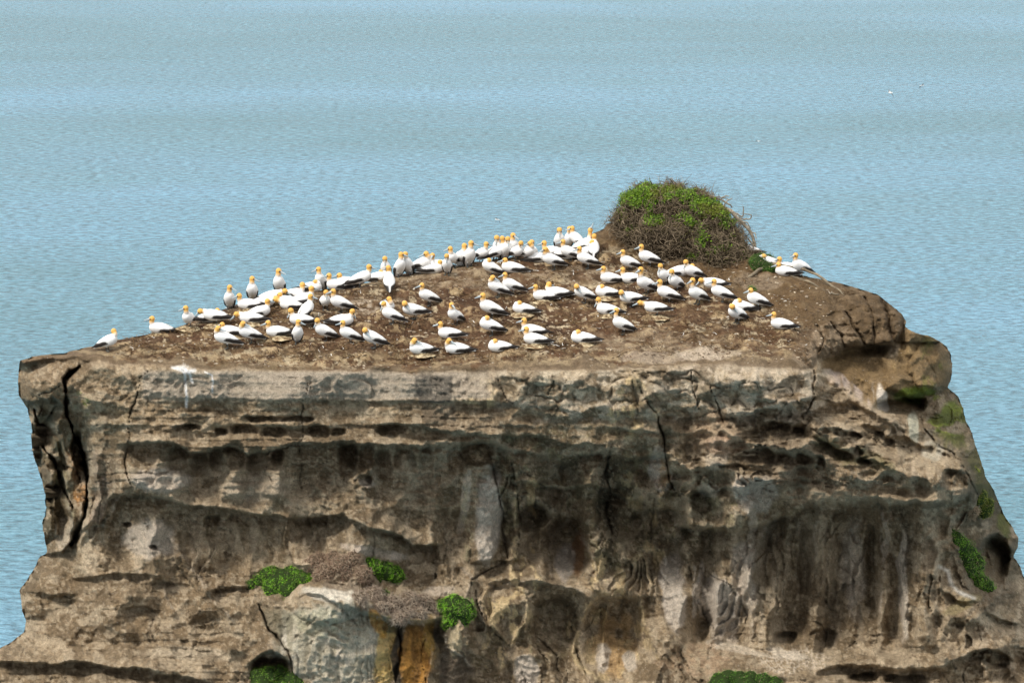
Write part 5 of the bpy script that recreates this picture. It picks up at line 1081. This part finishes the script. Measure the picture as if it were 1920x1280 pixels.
def cushion(name, label, cat, spots, nl, size, c0, c1, seed, twn=0, group=None, corec=(.02, .035, .008)):
    """low plant cushion: spots = (px, py, radius m); sits on the cliff surface"""
    bl = []
    for px, py, r_ in spots:
        r_ *= 1.15; p_ = ground(px, py); bl.append((p_.x, p_.y + r_ * .15, p_.z, r_))
    ym = float(np.median([b_[1] for b_ in bl])); bl = [(b_[0] * (1 + (min(max(b_[1], ym - .3), ym + .3) - b_[1]) / b_[1]), min(max(b_[1], ym - .3), ym + .3), b_[2], b_[3]) for b_ in bl]
    o_ = bl[len(bl) // 2][:3]; e_ = empty(name, o_); tag(e_, label, cat, group)
    L_ = [(x_ - o_[0], y_ - o_[1], z_ - o_[2], r_) for x_, y_, z_, r_ in bl]
    size *= .8; nl = int(nl * 1.5)
    core('stems', L_, e_, M_twig, corec, .95)
    p_, d_ = surf_points(L_, max(600, nl // 6), seed, .15)
    k_ = np.random.RandomState(seed).randint(0, len(p_), nl); pp = p_[k_] + np.random.RandomState(seed + 1).normal(size=(nl, 3)) * size * 1.7
    ptch = fbm(pp[:, 0] * 6, pp[:, 2] * 6, seed, 2)
    V_, F_, C_ = leafcloud(pp, d_[k_] + np.array((0, -.2, .5)), size, seed + 2, c0, c1, .45, .9)
    C_ *= (1 + .7 * np.repeat(ptch, 4))[:, None]; dr_ = (np.random.RandomState(seed + 3).rand(nl) < .05).repeat(4); C_[dr_] = (.30, .23, .12)
    mesh_np('leaves', V_, F_, M_leaf, C_, e_, smooth=False)
    if twn:
        k_ = np.random.RandomState(seed + 5).randint(0, len(p_), twn)
        V_, F_, C_ = twigs(p_[k_], d_[k_] + np.array((0, -.3, .3)), seed + 6, .14, .004, (.25, .20, .13), (.45, .38, .27), 3, .4)
        tag(mesh_np('twigs', V_, F_, M_twig, C_, e_), kind='stuff')
    return e_
GR0, GR1 = (.045, .15, .006), (.22, .46, .016); grp = 'green plant cushions on the cliff'
cushion('plant_cushion', 'largest bright green cushion plant, overhanging the pale buttress on its left', 'plant', [(490,1092,.20),(508,1085,.30),(525,1095,.36),(548,1088,.34),(566,1088,.28),(540,1108,.30),(512,1106,.24),(574,1098,.16),(470,1097,.10)], 9000, .022, GR0, GR1, 31, 60, grp)
cushion('plant_cushion', 'green cushion plant at the right end of the upper straw mat', 'plant', [(690,1058,.14),(703,1065,.20),(720,1072,.24),(738,1078,.22),(750,1082,.12),(712,1082,.16)], 5200, .020, GR0, GR1, 33, 60, grp)
cushion('plant_cushion', 'narrow green tuft growing in the middle of the grey straw mat', 'plant', [(708,1110,.09),(720,1116,.14),(735,1128,.15),(748,1138,.11),(742,1142,.09)], 2600, .018, (.03,.09,.006), (.13,.25,.015), 35, 80, grp)
cushion('plant_cushion', 'round dark green cushion plant hanging over the edge right of the straw mat', 'plant', [(835,1132,.18),(852,1136,.26),(870,1142,.24),(880,1150,.15),(848,1155,.22),(838,1168,.13),(868,1160,.17)], 6000, .020, GR0, GR1, 37, 60, grp)
cushion('plant_cushion', 'light green cushion plant at the bottom edge under the dark hollow', 'plant', [(480,1272,.22),(500,1272,.26),(522,1268,.24),(545,1274,.2),(515,1254,.14),(560,1280,.14),(535,1290,.3),(490,1292,.3)], 6000, .020, (.04,.12,.008), (.18,.33,.02), 39, 40, grp)
cushion('plant_cushion', 'flat green plant strip cut by the bottom edge right of the middle', 'plant', [(1345,1274,.16),(1365,1272,.2),(1385,1274,.2),(1408,1274,.2),(1432,1278,.2),(1455,1282,.18),(1400,1292,.3),(1350,1292,.3)], 5500, .020, (.03,.11,.006), (.10,.25,.01), 41, 40, grp)
cushion('hanging_shrub', 'bright green leafy shrub growing down the right flank of the cliff', 'shrub', [(1778,1010,.16),(1790,1020,.24),(1806,1035,.30),(1822,1052,.32),(1835,1066,.30),(1845,1082,.24),(1848,1098,.16),(1800,1022,.2),(1815,1068,.2)], 8000, .026, (.035,.11,.006), (.17,.33,.02), 43, 120)
cushion('hanging_shrub', 'yellow-green moss-like shrub above the leafy one at the right outline', 'shrub', [(1822,922,.16),(1835,932,.22),(1846,945,.20),(1838,952,.16),(1855,928,.14),(1828,944,.14)], 4200, .020, (.07,.11,.006), (.27,.29,.02), 45, 60)
cushion('low_bush', 'small bright green bush at the right foot of the big shrub', 'bush', [(1425,488,.24),(1440,494,.24),(1420,503,.24),(1436,508,.18),(1448,500,.16),(1444,515,.14)], 5200, .022, (.025,.085,.006), (.09,.20,.012), 47, 60)
cushion('plant_sprig', 'tiny green sprig on the bare earth below the right end of the shrub', 'plant', [(1408,544,.07),(1415,547,.06)], 500, .02, (.04,.09,.01), (.13,.2,.03), 49, 25)

def straw(label, spots, n_, seed, c0, c1, length=.16):
    bl = [(*ground(px, py), r_) for px, py, r_ in spots]; o_ = bl[0][:3]
    L_ = [(x_ - o_[0], y_ - o_[1], z_ - o_[2], r_) for x_, y_, z_, r_ in bl]
    p_, d_ = surf_points(L_, int(n_ * 1.3), seed, .15); r_ = np.random.RandomState(seed)
    t_ = np.cross(d_, r_.normal(size=d_.shape)) + .2 * d_ + np.array((0, -.15, -.35))
    V_, F_, C_ = twigs(p_, t_, seed + 1, length, .0085, c0, c1, 4, .5)
    e_ = empty('straw_mat', o_); tag(e_, label, 'dry grass', 'mats of dead straw on the pale buttress')
    core('soil', L_, e_, M_nest, (.10, .075, .05), .92)
    o2 = mesh_np('straw', V_, F_, M_twig, C_, e_); tag(o2, kind='stuff')
straw('upper reddish mat of dead straw between two green cushions on the pale buttress', [(612,1072,.26),(585,1055,.20),(600,1048,.18),(640,1058,.26),(660,1050,.24),(680,1075,.22),(690,1090,.16),(625,1045,.18),(650,1075,.18),(598,1080,.16)], 4200, 61, (.20,.12,.08), (.46,.36,.26), .13)
straw('lower greyer mat of dead straw drooping over the orange and black stained rock', [(735,1135,.3),(675,1122,.2),(700,1118,.26),(765,1128,.28),(795,1132,.26),(818,1140,.18),(760,1150,.22),(715,1140,.18),(745,1158,.16),(785,1150,.18)], 6000, 63, (.22,.16,.12), (.52,.43,.33), .17)
straw('small clump of dead straw under the yellow-green shrub at the right outline', [(1825,955,.12),(1822,965,.1)], 500, 65, (.28,.2,.12), (.5,.4,.28), .13)

# seaweed and feather litter over the colony ground: nobody could count it
r_ = random.Random(77); vs = []; fs = []; cs_ = []
for _ in range(30000):
    px = r_.uniform(230, 1520); lp = float(np.interp(px, LIP[:, 0], LIP[:, 1])); py = r_.uniform(470, lp - 14)
    dens = float(fbm(np.array(px / 45.), np.array(py / 14.), 401, 3))
    i = int((py - ys[0]) / STEP); j = int((px - xs[0]) / STEP)
    if not inside[i, j] or dens + r_.uniform(-.15, .15) < .05: continue
    p = P3[i, j]; b_ = r_.uniform(0, 6.283); L = r_.uniform(.06, .20); w_ = r_.uniform(.005, .012)
    c_ = lerp3((.035, .02, .01), (.17, .105, .05), r_.random()) if r_.random() < .98 else (.62, .6, .55)
    x_, y_, z_ = p; o_ = len(vs)
    for k2 in range(4):
        dx, dy = math.cos(b_), math.sin(b_); ww = w_ * (1 - k2 / 5)
        vs += [(x_ - dy * ww, y_ + dx * ww, z_ + .006), (x_ + dy * ww, y_ - dx * ww, z_ + .006 + ww)]; cs_ += [c_, c_]
        x_ += dx * L / 3; y_ += dy * L / 3; z_ += .004 + r_.uniform(-.012, .02) + dy * L / 3 * .15; b_ += r_.uniform(-.9, .9)
    for k2 in range(3): fs.append((o_ + 2 * k2, o_ + 2 * k2 + 1, o_ + 2 * k2 + 3, o_ + 2 * k2 + 2))
lit = pymesh('seaweed_litter', (vs, fs, cs_), M_nest); tag(lit, 'scattered brown seaweed strands and feathers on the colony ground', 'seaweed', kind='stuff')
# small tussocks of dark weed around the nests, low rubble
def rubble(n_, seed):
    r_ = random.Random(seed); vs = []; fs = []; cs_ = []
    ico = [(0,0,1),(.89,0,.45),(.28,.85,.45),(-.72,.53,.45),(-.72,-.53,.45),(.28,-.85,.45),(.72,.53,-.45),(-.28,.85,-.45),(-.89,0,-.45),(-.28,-.85,-.45),(.72,-.53,-.45),(0,0,-1)]
    icf = [(0,1,2),(0,2,3),(0,3,4),(0,4,5),(0,5,1),(1,6,2),(2,7,3),(3,8,4),(4,9,5),(5,10,1),(6,7,2),(7,8,3),(8,9,4),(9,10,5),(10,6,1),(11,7,6),(11,8,7),(11,9,8),(11,10,9),(11,6,10)]
    for _ in range(n_):
        px = r_.uniform(200, 1560); lp = float(np.interp(px, LIP[:, 0], LIP[:, 1])); py = r_.uniform(480, lp - 6)
        i = int((py - ys[0]) / STEP); j = int((px - xs[0]) / STEP)
        if not inside[i, j]: continue
        p = P3[i, j]; s_ = r_.uniform(.012, .045) * (1.6 if r_.random() < .06 else 1); o_ = len(vs); a_ = r_.uniform(0, 6.28)
        c_ = lerp3((.10, .065, .04), (.46, .39, .29), r_.random() ** 1.8); ax = r_.uniform(.8, 1.8)
        for q_ in ico:
            k2 = s_ * r_.uniform(.75, 1.2); x_ = q_[0] * k2 * ax; y_ = q_[1] * k2
            vs.append((p[0] + x_ * math.cos(a_) - y_ * math.sin(a_), p[1] + x_ * math.sin(a_) + y_ * math.cos(a_), p[2] + q_[2] * k2 * .55)); cs_.append(c_)
        fs += [tuple(o_ + t_ for t_ in f_) for f_ in icf]
    o = pymesh('loose_stones', (vs, fs, cs_), M_nest, None, False); tag(o, 'crumbs of stone and guano strewn over the colony ground', 'stones', kind='stuff')
rubble(2600, 91)
